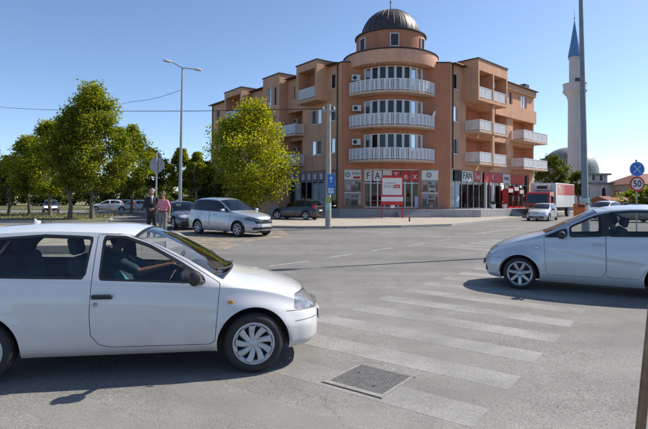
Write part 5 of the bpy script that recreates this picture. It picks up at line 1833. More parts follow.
WHITE = paint('white_car_paint', (.68, .68, .68), 0.0, .35, 1.0, .24)
h1 = R(8.6)
c1 = place(HATCH, G(253.5, 372), h1, -1)
fiat = build_car('hatchback', 'small white three-door hatchback crossing in the left foreground', HATCH, c1, h1, WHITE, 1.35, 2)
t = MB(); t.lathe([(.04, .0), (.042, .02), (.022, .03), (.012, .045), (.008, .06), (.001, .065)], 12); an = t.build('aerial', M_PLATE, fiat, smooth=True); an.location = (-1.10, .1, 1.41); an.rotation_euler = (0, R(-28), 0)
t = MB(); t.tube([(.99, -.05, .955), (.95, -.35, .97), (.86, -.60, .985)], .010, 6); t.tube([(.99, .35, .955), (.95, .05, .985), (.90, -.10, 1.015)], .010, 6); t.build('wiper', M_PLAST, fiat)
rounded_box('indicator_repeater', M_AMBER, fiat, (1.005, -.822, .70), (.05, .02, .035), (0, 0, 0), .009); rounded_box('indicator_repeater', M_AMBER, fiat, (1.005, .822, .70), (.05, .02, .035), (0, 0, 0), .009)
t = MB(); t.lathe([(.001, .004), (.016, .004), (.019, -.004)], 14, axis='Y'); lk = t.build('door_lock', M_GALV, fiat); lk.location = (-.235, -.829, .705); lk.rotation_euler = (0, 0, math.pi)

# ---- light blue five-door car on the right
MONO = dict(x0=-2.03, x1=2.06, fa=1.33, ra=-1.17, steer=R(5), rw=.315, arch=.378, tw=.205, rim=.236, wheel='alloy', flare=.022,
    top=[(-2.03, .80), (-2.0, 1.0), (-1.86, 1.34), (-1.68, 1.51), (-1.3, 1.60), (-.8, 1.635), (-.3, 1.61), (.0, 1.545), (.4, 1.36), (.8, 1.15), (.92, 1.095), (1.2, 1.02), (1.5, .945), (1.78, .84), (1.95, .735), (2.03, .64), (2.06, .56)],
    belt=[(-2.03, .76), (-1.85, 1.03), (-1.4, 1.04), (-.5, 1.015), (.4, .985), (.92, .955), (1.2, .915), (1.5, .85), (1.78, .755), (1.95, .66), (2.06, .52)],
    rail=[(-2.03, .78), (-2.0, .98), (-1.86, 1.28), (-1.68, 1.435), (-1.3, 1.52), (-.8, 1.555), (-.3, 1.53), (.0, 1.46), (.4, 1.285), (.8, 1.085), (.92, 1.03), (1.2, .96), (1.5, .885), (1.78, .785), (1.95, .69), (2.03, .61), (2.06, .54)],
    wmid=[(-2.03, .66), (-1.9, .78), (-1.6, .85), (-.8, .88), (.6, .88), (1.3, .87), (1.6, .81), (1.82, .68), (1.98, .52), (2.06, .38)],
    wbelt=[(-2.03, .64), (-1.8, .74), (-1.4, .80), (-.5, .82), (.4, .82), (.9, .80), (1.3, .76), (1.6, .68), (1.82, .55), (1.98, .42), (2.06, .32)],
    wrail=[(-2.03, .58), (-1.8, .56), (-1.4, .58), (-.5, .60), (.0, .62), (.5, .68), (.92, .74), (1.3, .68), (1.6, .59), (1.82, .47), (2.06, .28)],
    bot=[(-2.03, .34), (-1.7, .22), (-.8, .19), (.8, .19), (1.6, .185), (1.95, .20), (2.06, .26)],
    screen=(.03, .93), rscreen=(-1.97, -1.62), pillar=2.06, rear_glass=M_CGLASSD,
    crease=[([(-1.0, .60), (-.3, .66), (.4, .745), (.95, .835)], .011, .03)],
    windows=[([(-.12, 1.05), (.41, 1.022), (.41, 1.195), (.06, 1.375), (-.12, 1.445)], M_CGLASS),
             ([(.48, 1.02), (.84, 1.0), (.48, 1.158)], M_CGLASS),
             ([(-1.06, 1.08), (-.25, 1.055), (-.25, 1.475), (-.6, 1.51), (-.85, 1.512), (-1.06, 1.50)], M_CGLASS),
             ([(-1.62, 1.12), (-1.16, 1.085), (-1.16, 1.485), (-1.45, 1.41)], M_CGLASSD)],
    doors=[[(-.18, 1.52), (-.19, .50), (-.13, .345), (.76, .335), (.84, .40), (.88, .97), (.42, 1.26), (.05, 1.44), (-.10, 1.50)],
           [(-.192, 1.25), (-.202, .50), (-.19, .36), (-.70, .355), (-.86, .55), (-1.02, .75), (-1.13, 1.0), (-1.12, 1.25)]],
    patches=[('pillar_trim', 'xz', [(-.265, 1.056), (-.105, 1.05), (-.105, 1.445), (-.265, 1.475)], 0, M_PLAST, .002, False), ('pillar_trim', 'xz', [(-1.175, 1.085), (-1.045, 1.08), (-1.045, 1.50), (-1.175, 1.49)], 0, M_PLAST, .002, False), ('headlight', 'xz', [(1.76, .69), (1.80, .765), (1.88, .755), (2.02, .66), (2.08, .61), (1.90, .63)], .5, M_LENS, .004, False),
             ('lower_intake', 'yz', [(-.5, .30), (.5, .30), (.46, .40), (-.46, .40)], 1.5, M_PLAST, .012, True),
             ('grille', 'yz', [(-.24, .50), (.24, .50), (.30, .63), (-.30, .63)], 1.5, M_PLAST, .012, True),
             ('tail_light', 'xz', [(-1.98, .86), (-1.78, .9), (-1.66, 1.14), (-1.72, 1.24), (-1.95, 1.1)], -1.0, M_TAIL, .003, False)],
    joints=[(lambda x, y, z, t: np.minimum(x - 1.68, 1.9 - t), lambda x, y, z, t: z - (.615 - .10 * (x - 1.62))),
            (lambda x, y, z, t: np.minimum(x - .98, t - 2.0), lambda x, y, z, t: y - (.72 - .30 * np.clip(x - .95, 0, 9) ** 1.5))],
    seats=(-.12, -1.0), dash=.70, mirror=(.56, 1.05), mirror_mat=M_PLAST, handles=[(-.06, .90), (-.98, .925)], plate_f=.46, seat_h=.10)
BLUE = paint('light_blue_metallic_paint', (.50, .535, .58), .25, .4, 1.0, .06)
h2 = math.pi - R(27)
ASC = .95
_d, _l = dirs(h2)
c2 = G(519.5, 289) - (_d * MONO['fa'] + _l * (.88 - .06)) * ASC
lift = lambda z: z + .075 * min(1.0, max(0.0, (z - .45) / .55))
ALT = dict(MONO)
for q in ('top', 'belt', 'rail'): ALT[q] = [(a, lift(b)) for a, b in MONO[q]]
ALT['windows'] = [([(a, lift(b)) for a, b in p_], g_) for p_, g_ in MONO['windows']]
ALT['doors'] = [[(a, lift(b)) for a, b in p_] for p_ in MONO['doors']]
ALT['patches'] = [(n_, pl, [(a, lift(b)) for a, b in p_], *r_) for n_, pl, p_, *r_ in MONO['patches']]
ALT['crease'] = [([(a, lift(b)) for a, b in p_], *r_) for p_, *r_ in MONO['crease']]
ALT['mirror'] = (MONO['mirror'][0], lift(MONO['mirror'][1])); ALT['handles'] = [(a, lift(b)) for a, b in MONO['handles']]; ALT['seat_h'] = .15
alt = build_car('family_car', 'light blue metallic five-door car entering from the right edge', ALT, c2, h2, BLUE, 1.25, 2)
alt.scale = (ASC, ASC, ASC)
rounded_box('side_badge', M_CHROME, alt, (1.0, .868, .85), (.07, .012, .03), (0, 0, 0), .005)

def variant(base, sx=1.0, sy=1.0, sz=1.0, **k):
    """same construction at other proportions"""
    s_ = dict(base)
    for q in ('top', 'belt', 'rail', 'bot'): s_[q] = [(a * sx, b * sz) for a, b in base[q]]
    for q in ('wmid', 'wbelt', 'wrail'): s_[q] = [(a * sx, b * sy) for a, b in base[q]]
    for q in ('x0', 'x1', 'fa', 'ra', 'dash'): s_[q] = base[q] * sx
    s_['seats'] = tuple(v * sx for v in base['seats'])
    s_['mirror'] = (base['mirror'][0] * sx, base['mirror'][1] * sz)
    s_['handles'] = [(a * sx, b * sz) for a, b in base.get('handles', ())]
    for q in ('screen', 'rscreen'): s_[q] = tuple(v * sx for v in base[q])
    s_['windows'] = [([(a * sx, b * sz) for a, b in p_], g_) for p_, g_ in base['windows']]
    s_['doors'] = [[(a * sx, b * sz) for a, b in p_] for p_ in base['doors']]
    s_['patches'] = [(n_, pl, [(a * (sx if pl == 'xz' else sy), b * sz) for a, b in p_], lim * sx, m_, i_, bt) for n_, pl, p_, lim, m_, i_, bt in base['patches']]
    s_['joints'] = (); s_.pop('crease', None)
    s_['plate_f'] = base['plate_f'] * sz
    s_.update(k)
    return s_

# ---- silver people carrier at the junction mouth
MPV = variant(MONO, 1.13, 1.07, 1.10, rw=.335, arch=.40, rim=.235, wheel='alloy', seat_h=.16)
MPV['top'] = [(-2.30, .9), (-2.26, 1.15), (-2.12, 1.50), (-1.95, 1.66), (-1.5, 1.735), (-.8, 1.75), (-.2, 1.72), (.15, 1.64), (.55, 1.44), (1.0, 1.19), (1.08, 1.155), (1.4, 1.10), (1.75, 1.04), (2.05, .97), (2.22, .91), (2.30, .85), (2.33, .79)]
MPV['rail'] = [(-2.30, .88), (-2.26, 1.12), (-2.12, 1.43), (-1.95, 1.58), (-1.5, 1.65), (-.8, 1.665), (-.2, 1.635), (.15, 1.55), (.55, 1.36), (1.0, 1.125), (1.08, 1.09), (1.4, 1.04), (1.75, .985), (2.05, .92), (2.22, .86), (2.33, .77)]
MPV['belt'] = [(-2.30, .85), (-2.1, 1.10), (-1.5, 1.10), (-.5, 1.075), (.4, 1.05), (1.08, 1.03), (1.4, 1.0), (1.75, .95), (2.05, .88), (2.22, .82), (2.33, .74)]
MPV['x0'], MPV['x1'] = -2.30, 2.33
MPV['screen'] = (.12, 1.07); MPV['rscreen'] = (-2.24, -1.88)
MPV['windows'] = [([(-.38, 1.13), (.48, 1.10), (.48, 1.30), (.18, 1.46), (-.05, 1.545), (-.38, 1.59)], M_CGLASSD), ([(.56, 1.10), (.86, 1.085), (.56, 1.26)], M_CGLASSD),
                  ([(-1.32, 1.15), (-.48, 1.13), (-.48, 1.595), (-.9, 1.615), (-1.32, 1.615)], M_CGLASSD), ([(-2.05, 1.20), (-1.42, 1.155), (-1.42, 1.61), (-1.7, 1.59), (-1.92, 1.52)], M_CGLASSD)]
MPV['patches'] = [('pillar_trim', 'xz', [(-.49, 1.135), (-.37, 1.13), (-.37, 1.585), (-.49, 1.595)], 0, M_PLAST, .002, False), ('pillar_trim', 'xz', [(-1.43, 1.16), (-1.31, 1.155), (-1.31, 1.61), (-1.43, 1.605)], 0, M_PLAST, .002, False),
    ('headlight', 'xz', [(1.80, .80), (1.93, .885), (2.12, .85), (2.34, .77), (2.36, .70), (2.05, .72)], .5, M_LENSD, .004, False),
    ('grille', 'yz', [(-.50, .60), (.50, .60), (.54, .75), (-.54, .75)], 1.6, M_PLAST, .012, True),
    ('lower_intake', 'yz', [(-.62, .33), (.62, .33), (.58, .42), (-.58, .42)], 1.5, M_PLAST, .012, True),
    ('tail_light', 'xz', [(-2.28, .95), (-2.1, 1.0), (-1.95, 1.3), (-2.05, 1.42), (-2.2, 1.2)], -1.0, M_TAIL, .003, False)]
MPV['doors'] = [[(-.43, 1.3), (-.44, .5), (-.38, .40), (.92, .39), (1.0, .5), (1.02, 1.3)], [(-.475, 1.3), (-.48, .5), (-.47, .40), (-.88, .39), (-1.02, .64), (-1.26, .86), (-1.37, 1.0), (-1.37, 1.3)]]
MPV['plate_f'] = .51; MPV['mirror'] = (.68, 1.16); MPV['mirror_mat'] = None
SILVER = paint('silver_car_paint', (.46, .48, .51), .5, .4, 1.0, .08)
w_f = G(237.5, 236.9)
h3 = math.atan2(-.63, .775)
c3 = place(MPV, w_f, h3, -1)
build_car('people_carrier', 'silver people carrier waiting at the junction mouth, facing right', MPV, c3, h3, SILVER, 1.0, 1)

# ---- grey crossover behind it
SUV = variant(HATCH, 1.13, 1.09, 1.075, rw=.34, arch=.41, rim=.225, wheel='five', seat_h=.14, tw=.21)
SUV['bot'] = [(a, b + .06) for a, b in SUV['bot']]
SUV['patches'] = [('headlight', 'xz', [(1.80, .74), (1.86, .85), (2.02, .82), (2.22, .74), (2.22, .69), (1.98, .68)], .5, M_LENS, .004, False),
    ('grille', 'yz', [(-.36, .62), (.36, .62), (.30, .74), (-.30, .74)], 1.6, M_PLAST, .012, True),
    ('lower_intake', 'yz', [(-.66, .36), (.66, .36), (.60, .46), (-.60, .46)], 1.5, M_PLAST, .012, True), ('grille_bar', 'yz', [(-.2, .56), (.2, .56), (.2, .585), (-.2, .585)], 1.6, M_CHROME, .002, True),
    ('tail_light', 'xz', [(-1.9, .9), (-1.75, .92), (-1.6, 1.3), (-1.7, 1.38), (-1.88, 1.2)], -1.0, M_TAIL, .003, False)]
SUV['windows'] = [(p_, M_CGLASSD) for p_, g_ in SUV['windows']]
GREY = paint('grey_car_paint', (.13, .14, .155), .5, .4, 1.0, .08)
p = G(180, 229.0)
build_car('crossover', 'grey crossover between the pedestrians and the silver people carrier', SUV, (p.x - .1, p.y + .9), math.atan2(-.86, .50), GREY, .85, 1)

# ---- dark hatchback parked in front of the left shops
DARK = paint('dark_car_paint', (.009, .010, .013), .2, .3, 1.0, .05)  # dark paint, colour deepened to carry the tree shade over the parked hatchback
p = G(297, 219.3, .12)
dk = variant(MONO, .97, 1.0, .95, wheel='five'); dk['windows'] = [(q, M_CGLASSD) for q, g_ in dk['windows']]
build_car('hatchback', 'dark hatchback parked in the shade before the left shops', dk, (p.x, p.y), math.pi - R(24), DARK, .8, 1, z=.12)

# ---- white estate car coming down the main road
EST = variant(HATCH, 1.12, 1.07, 1.0, rw=.315, arch=.38, rim=.21, wheel='five', seat_h=.02)
EST['top'] = [(-2.28, .8), (-2.24, 1.0), (-2.12, 1.25), (-1.95, 1.39), (-1.5, 1.455), (-.7, 1.48), (-.1, 1.465), (.2, 1.40), (.55, 1.26), (.9, 1.08), (1.06, .99), (1.2, .96), (1.5, .915), (1.8, .87), (2.02, .80), (2.12, .74), (2.16, .69)]
EST['rail'] = [(-2.28, .78), (-2.24, .98), (-2.12, 1.2), (-1.95, 1.33), (-1.5, 1.39), (-.7, 1.41), (-.1, 1.39), (.2, 1.325), (.55, 1.19), (.9, 1.015), (1.06, .93), (1.2, .905), (1.5, .86), (1.8, .81), (2.02, .74), (2.16, .67)]
EST['belt'] = [(-2.28, .76), (-2.1, .97), (-1.5, .97), (-.4, .945), (.4, .92), (1.06, .895), (1.5, .83), (1.8, .77), (2.02, .70), (2.16, .64)]
EST['x0'], EST['x1'] = -2.28, 2.16
EST['screen'] = (.17, 1.03); EST['rscreen'] = (-2.22, -1.95)
EST['windows'] = [([(-.30, .99), (.80, .965), (.48, 1.16), (.15, 1.29), (-.05, 1.345), (-.30, 1.36)], M_CGLASSD), ([(-1.25, 1.01), (-.40, .995), (-.40, 1.36), (-1.25, 1.35)], M_CGLASSD), ([(-2.0, 1.05), (-1.35, 1.01), (-1.35, 1.345), (-1.8, 1.30)], M_CGLASSD)]
EST['doors'] = [[(-.35, 1.38), (-.35, .35), (.80, .33), (.88, .95), (.2, 1.31), (-.05, 1.37)], [(-.37, 1.38), (-.37, .35), (-.95, .34), (-1.28, .7), (-1.3, 1.37)]]
EST['patches'] = [('headlight', 'xz', [(1.78, .70), (1.84, .785), (1.98, .755), (2.2, .68), (2.2, .63), (1.95, .63)], .5, M_LENS, .004, False),
    ('grille', 'yz', [(-.40, .615), (.40, .615), (.40, .655), (-.40, .655)], 1.6, M_PLAST, .012, True),
    ('lower_intake', 'yz', [(-.6, .30), (.6, .30), (.56, .40), (-.56, .40)], 1.5, M_PLAST, .012, True),
    ('tail_light', 'xz', [(-2.26, .8), (-2.1, .82), (-2.05, 1.0), (-2.2, 1.05)], -1.0, M_TAIL, .003, False)]
p = G(545, 221.2)
build_car('estate_car', 'pale silver estate car coming down the road beside the truck', EST, (p.x + .5, p.y + 1.6), math.atan2(-.80, -.60), paint('pale_silver_paint', (.55, .57, .60), .35, .4, 1.0, .08), .85, 1)
# ---- cars beyond the blue car, and on the far left road
p = A(603, 199, 44)
build_car('minivan', 'pale minivan parked beyond the light blue car, behind its roof', variant(MPV, .95, 1.0, .97, seat_h=.12), (p.x, p.y), math.pi + R(38), paint('pale_van_paint', (.50, .53, .56), .3, .4, 1.0, .1), .75, 1, z=0)
p = A(630, 199, 40)
build_car('hatchback', 'brownish hatchback half hidden below the speed limit sign', variant(HATCH, 1.08, 1.03, 1.0), (p.x, p.y), math.pi - R(8), paint('brown_car_paint', (.16, .13, .11), .4, .4, 1.0, .1), .7, 1)
p = A(51, 199, 57)
build_car('hatchback', 'dark car with lit headlights approaching between the trees', HATCH, (p.x, p.y), math.atan2(-.88, .47), DARK, .7, 1, lit=True)
far = [(108, 66, 'white car parked on the far left lot, nearest the dark one', WHITE, R(200)), (121, 70, 'dark car parked between two white cars on the far lot', DARK, R(205)), (134, 64, 'white car parked on the far lot just left of the pedestrians', WHITE, R(195))]
for px, Y, lb, pm, hd in far:
    p = A(px, 199, Y)
    build_car('hatchback', lb, variant(HATCH, 1.1, 1.05, 1.0), (p.x, p.y), hd, pm, .6, 1, group='cars parked on the far left lot')
p = A(196, 199, 42)
build_car('hatchback', 'blue car parked behind the grey crossover', variant(HATCH, 1.1, 1.05, 1.0), (p.x + .5, p.y), R(150), paint('deep_blue_paint', (.03, .07, .22), .3, .35, 1.0, .05), .6, 1)

# ---- box truck behind the estate car
M_TRUCKW = paint('truck_white', (.58, .59, .60), 0, .5, .3, .2)
M_TRUCKR = paint('truck_red', (.42, .02, .03), 0, .45, .5, .12)
p = G(543, 217.6)
hd = math.atan2(-.76, -.65)
tk = thing('box_truck', 'box truck with red cab front and white and red cargo box', 'truck', (p.x + .6, p.y + 1.2, 0), hd)
t = MB()
pr = [(1.9, .55), (2.0, .62), (2.02, 1.35), (1.86, 2.35), (1.7, 2.5), (.35, 2.55), (.3, .55)]
n = len(pr)
t.v = [(a, -1.12, b) for a, b in pr] + [(a, 1.12, b) for a, b in pr]
t.f = [tuple(range(n)), tuple(range(2 * n - 1, n - 1, -1))] + [(i, (i + 1) % n, n + (i + 1) % n, n + i) for i in range(n)]
bevel(t.build('cab', M_TRUCKR, tk), .05, 2)
t = MB(); t.hexa([(2.03, -1.0, 1.42), (2.03, 1.0, 1.42), (2.01, 1.0, 1.42), (2.01, -1.0, 1.42), (1.895, -.96, 2.28), (1.895, .96, 2.28), (1.875, .96, 2.28), (1.875, -.96, 2.28)]); t.build('windscreen', M_CGLASSD, tk)
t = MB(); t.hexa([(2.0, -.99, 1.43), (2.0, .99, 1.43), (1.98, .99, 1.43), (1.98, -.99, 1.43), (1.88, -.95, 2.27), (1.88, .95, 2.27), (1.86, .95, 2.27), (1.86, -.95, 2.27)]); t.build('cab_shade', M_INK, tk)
for sd in (1, -1):
    t = MB(); t.box(.75, 1.65, sd * 1.115 - .01, sd * 1.115 + .012, 1.45, 2.2); t.build('side_window', M_DARKW, tk)
    t = MB(); t.box(1.95, 2.045, sd * .82 - .2, sd * .82 + .2, .75, .98); t.build('headlight', M_LENS, tk)
    t = MB(); t.box(1.7, 1.8, sd * 1.34 - .12, sd * 1.34 + .12, 1.5, 2.05); mm = t.build('mirror', M_PLAST, tk); t = MB(); t.tube([(1.75, sd * 1.1, 2.1), (1.75, sd * 1.34, 2.06)], .02, 6); t.build('arm', M_PLAST, mm)
t = MB(); t.box(2.021, 2.05, -.75, .75, .95, 1.25); t.build('grille', M_PLAST, tk)
t = MB(); t.box(1.95, 2.12, -1.13, 1.13, .42, .72); bevel(t.build('bumper', M_PLAST, tk), .04, 2)
t = MB(); t.box(-6.6, .2, -1.22, 1.22, 1.0, 3.45); bx = bevel(t.build('cargo_box', M_TRUCKW, tk), .03, 1)
for sd in (1, -1):
    t = MB(); t.box(-6.5, -.3, sd * 1.224 - .004, sd * 1.224 + .004, 2.25, 3.38); rp_ = t.build('red_panel', M_TRUCKR, bx)
    t = MB()
    c = np.linspace(.3, 4.6, 16); 
    t.poly([(-.95 + .42 * math.cos(a), sd * 1.232, 2.85 + .4 * math.sin(a)) for a in c] + [(-.95 + .26 * math.cos(a), sd * 1.232, 2.82 + .26 * math.sin(a)) for a in c[::-1]])
    t.build('emblem', M_SIGNW, rp_)
t = MB(); t.box(.201, .55, -.75, .75, 2.7, 3.3); cu = bevel(t.build('cooling_unit', M_AC, bx), .05, 2)
t = MB(); t.box(.551, .56, -.5, .5, 2.85, 3.15); t.build('grille', M_INK, cu)
t = MB(); t.box(-6.5, 1.7, -.4, .4, .62, .95); t.build('chassis', M_PLAST, tk)
TS = dict(rw=.48, tw=.28, rim=.27)
f_ = None
for x in (1.25, -4.6):
    for sd in (1, -1): _, f_ = wheel(tk, x, sd * 1.0, TS, 'five', f_)
# ================================================================== PEOPLE
def caps_mesh(caps):
    """tapered capsules; each (p0, r0, p1, r1[, (dir, factor)]) widened along dir"""
    t = MB()
    n = 16
    for cdef in caps:
        p0, r0, p1, r1 = Vector(cdef[0]), cdef[1], Vector(cdef[2]), cdef[3]
        wide = cdef[4] if len(cdef) > 4 else None
        d = p1 - p0
        if d.length < 1e-5: d = Vector((0, 0, 1e-3))
        d.normalize()
        up = Vector((0, 1, 0)) if abs(d.y) < .9 else Vector((1, 0, 0))
        a = d.cross(up).normalized(); c = a.cross(d).normalized()
        rings = []
        for q in (-85, -60, -35, -12): rings.append((p0 + d * r0 * math.sin(R(q)), r0 * math.cos(R(q))))
        for q in (12, 35, 60, 85): rings.append((p1 + d * r1 * math.sin(R(q)), r1 * math.cos(R(q))))
        b = len(t.v)
        for o, r_ in rings:
            for k in range(n):
                v = (a * math.cos(2 * math.pi * k / n) + c * math.sin(2 * math.pi * k / n)) * r_
                if wide:
                    w = Vector(wide[0]).normalized(); v = v + w * (v.dot(w) * (wide[1] - 1))
                t.v.append(tuple(o + v))
        m = len(rings)
        for i in range(m - 1):
            for k in range(n): t.f.append((b + i * n + k, b + i * n + (k + 1) % n, b + (i + 1) * n + (k + 1) % n, b + (i + 1) * n + k))
        t.f.append(tuple(b + k for k in range(n - 1, -1, -1))); t.f.append(tuple(b + (m - 1) * n + k for k in range(n)))
    return t
def blob(name, caps, voxel, m, par, smooth=3, cut=None):
    """one continuous skin grown over the capsules"""
    t = caps_mesh(caps)
    me = bpy.data.meshes.new(name); me.from_pydata(t.v, [], t.f)
    o = bpy.data.objects.new('tmp', me); col.objects.link(o)
    r = o.modifiers.new('r', 'REMESH'); r.mode = 'VOXEL'; r.voxel_size = voxel
    if smooth:
        s_ = o.modifiers.new('s', 'SMOOTH'); s_.iterations = smooth; s_.factor = .5
    bpy.context.view_layer.update()
    me2 = bpy.data.meshes.new_from_object(o.evaluated_get(bpy.context.evaluated_depsgraph_get()))
    bpy.data.objects.remove(o)
    me2.name = name
    me2.materials.clear(); me2.materials.append(m)
    me2.polygons.foreach_set('use_smooth', np.ones(len(me2.polygons), bool))
    ob = bpy.data.objects.new(name, me2); col.objects.link(ob); ob.parent = par
    return ob
X_ = (1, 0, 0)
def hand(w, dirv, palm_n, side, curl=.5):
    """palm, four bent fingers and a thumb leaving the side of the palm"""
    w = Vector(w); d = Vector(dirv).normalized(); pn = Vector(palm_n); pn = (pn - d * pn.dot(d)).normalized()
    s_ = d.cross(pn).normalized() * side
    out = [(w, .026, w + d * .075, .036, (pn, .5))]
    for k, L_ in enumerate((.070, .080, .074, .058)):
        o = w + d * .085 + s_ * (.030 - .020 * k)
        m = o + (d * math.cos(curl * .6) + pn * math.sin(curl * .6)) * L_ * .5
        e = m + (d * math.cos(curl * 1.6) + pn * math.sin(curl * 1.6)) * L_ * .5
        out += [(o - d * .02, .0095, m, .009), (m, .009, e, .0075)]
    o = w + d * .03 + s_ * .032
    m = o + (d * .7 + s_ * .7 + pn * .2).normalized() * .04
    out += [(o, .013, m, .011), (m, .011, m + (d * .9 + s_ * .2 + pn * .4).normalized() * .032, .008)]
    return out
def head_caps(c, f=1.0):
    """skull, jaw, nose, ears about the head centre; the face looks along +y"""
    c = Vector(c)
    q = lambda x, y, z: c + Vector((x, y, z)) * f
    return [(q(0, -.012, .025), .088 * f, q(0, -.005, .035), .085 * f, (X_, .88)), (q(0, .015, .0), .072 * f, q(0, .03, -.075), .043 * f, (X_, .95)),
            (q(0, .085, .015), .009 * f, q(0, .104, -.022), .014 * f), (q(.076, -.005, .015), .012 * f, q(.078, -.015, -.02), .010 * f), (q(-.076, -.005, .015), .012 * f, q(-.078, -.015, -.02), .010 * f),
            (q(-.03, .082, .032), .012 * f, q(.03, .082, .032), .012 * f), (q(-.018, .083, -.048), .010 * f, q(.018, .083, -.048), .010 * f)]
def face_parts(par, c, f=1.0):
    c = Vector(c)
    for sx in (-1, 1):
        t = caps_mesh([(c + Vector((sx * .031, .083, .014)) * f, .0095 * f, c + Vector((sx * .033, .083, .014)) * f, .0095 * f)]); t.build('eye', M_INK, par, smooth=True)
    t = caps_mesh([(c + Vector((-.022, .088, -.050)) * f, .005 * f, c + Vector((.022, .088, -.050)) * f, .005 * f)]); t.build('mouth', M_LIP, par, smooth=True)
M_SKIN = mat('skin', (.36, .20, .14), .55, var=.08, scale=12)
M_SKIN2 = mat('tanned_skin', (.22, .12, .08), .55, var=.08, scale=12)
M_LIP = mat('lip', (.24, .09, .08), .5)
M_SUIT = mat('dark_suit_cloth', (.022, .023, .027), .9, var=.25, scale=25, bump=.2, bscale=40)
M_SHIRT = mat('white_shirt', (.60, .62, .66), .8, var=.06)
M_PINK = mat('pink_shirt', (.55, .20, .26), .85, var=.12, scale=12, bump=.2, bscale=30)
M_GREYT = mat('grey_trousers', (.16, .155, .16), .9, var=.15, scale=15, bump=.2, bscale=30)
M_SHOE = mat('dark_shoe', (.02, .018, .016), .4, var=.2)
M_HAIRG = mat('grey_hair', (.24, .21, .18), .7, var=.25, scale=60, bump=.4, bscale=120)
M_HAIRD = mat('dark_hair', (.025, .018, .014), .6, var=.25, scale=60, bump=.4, bscale=120)
M_HAIRB = mat('brown_hair', (.10, .055, .03), .6, var=.25, scale=60, bump=.4, bscale=120)
M_TEAL = mat('dark_teal_shirt', (.012, .035, .055), .85, var=.25, scale=10, bump=.2, bscale=30)
M_TURQ = mat('turquoise_print', (.05, .30, .34), .8, var=.4, scale=9)

def standing(name, label, loc, rz, h, top_m, leg_m, hair_m, skin, arms, jacket=False, short_sleeve=False, hair_long=False):
    o = thing('person', label, 'person', loc, rz)
    k = h / 1.78
    V = lambda x, y, z: Vector((x, y, z)) * k
    hc = V(0, .02, 1.655)
    # body: head, neck, trunk, arms, legs as one surface
    B = head_caps(hc, k)
    B += [(V(0, -.01, 1.44), .056 * k, V(0, .005, 1.56), .052 * k), (V(0, 0, 1.36), .105 * k, V(0, 0, 1.05), .095 * k, (X_, 1.35)), (V(0, 0, 1.0), .10 * k, V(0, 0, .93), .105 * k, (X_, 1.3)),
          (V(-.12, 0, 1.395), .05 * k, V(.12, 0, 1.395), .05 * k)]
    A_ = []
    for sd, (el, wr, hd, pn) in arms.items():
        sh = V(.18 * sd, 0, 1.395); e = V(*el); w = V(*wr)
        B += [(sh, .046 * k, e, .038 * k), (e, .040 * k, w, .027 * k)]
        B += [(Vector(c[0]), *c[1:]) for c in hand(w, hd, pn, -sd)]
        A_.append((sh, e, w))
    L_ = []
    for sd in (-1, 1):
        hp, kn, an = V(.09 * sd, 0, .92), V(.10 * sd, .02, .50), V(.105 * sd, -.02, .09)
        B += [(hp, .085 * k, kn, .055 * k), (kn, .055 * k, an, .038 * k), (an, .035 * k, V(.115 * sd, .13, .04), .03 * k)]
        L_.append((hp, kn, an))
    bd = blob('body', B, .009, skin, o, 2)
    face_parts(bd, hc, k)
    # clothes
    C = [(V(0, -.005, 1.35), .132 * k, V(0, 0, 1.06), .122 * k, (X_, 1.36)), (V(-.13, -.005, 1.405), .068 * k, V(.13, -.005, 1.405), .068 * k)]
    if jacket: C += [(V(0, 0, 1.05), .125 * k, V(0, 0, .86), .135 * k, (X_, 1.28))]
    else: C += [(V(0, 0, 1.12), .120 * k, V(0, 0, 1.10), .122 * k, (X_, 1.3))]
    for sh, e, w in A_:
        if short_sleeve: C += [(sh, .074 * k, sh.lerp(e, .75), .066 * k)]
        else: C += [(sh, .074 * k, e, .060 * k), (e, .060 * k, e.lerp(w, .93), .046 * k)]
    blob('jacket' if jacket else 'shirt', C, .014, top_m, o, 3)
    if jacket:
        blob('shirt_front', [(V(0, .10, 1.43), .035 * k, V(0, .125, 1.22), .018 * k), (V(0, -.01, 1.455), .066 * k, V(0, 0, 1.475), .064 * k)], .008, M_SHIRT, o, 2)
        blob('tie', [(V(0, .128, 1.43), .014 * k, V(0, .146, 1.20), .016 * k)], .006, M_SUIT, o, 1)
    C = [(V(0, 0, .98), .118 * k, V(0, 0, .90), .122 * k, (X_, 1.28))]
    for hp, kn, an in L_: C += [(hp, .102 * k, kn, .076 * k), (kn, .076 * k, an + Vector((0, .01, -.01)), .064 * k)]
    blob('trousers', C, .014, leg_m, o, 3)
    if not jacket:
        t = MB(); t.lathe([(.150 * k, .985 * k), (.152 * k, 1.02 * k)], 24); bl = t.build('belt', M_SHOE, o); bl.scale = (1.12, .92, 1)
    for sd, (hp, kn, an) in zip((-1, 1), L_):
        blob('shoe', [(V(.105 * sd, -.055, .045), .045 * k, V(.12 * sd, .15, .035), .035 * k, (X_, 1.05)), (V(.105 * sd, -.03, .05), .042 * k, an, .042 * k)], .010, M_SHOE, o, 2)
    q = lambda x, y, z: hc + Vector((x, y, z)) * k
    hcaps = [(q(0, -.025, .045), .094 * k, q(0, -.012, .058), .088 * k, (X_, .9)), (q(0, -.05, .0), .075 * k, q(0, -.05, -.04), .055 * k)]
    if hair_long: hcaps += [(q(0, -.055, .0), .085 * k, q(0, -.055, -.10), .07 * k, (X_, 1.1))]
    blob('hair', hcaps, .009, hair_m, o, 2)
    return o
pm_ = A(152.0, 199, 18.6); pw_ = A(163.4, 199, 18.3)
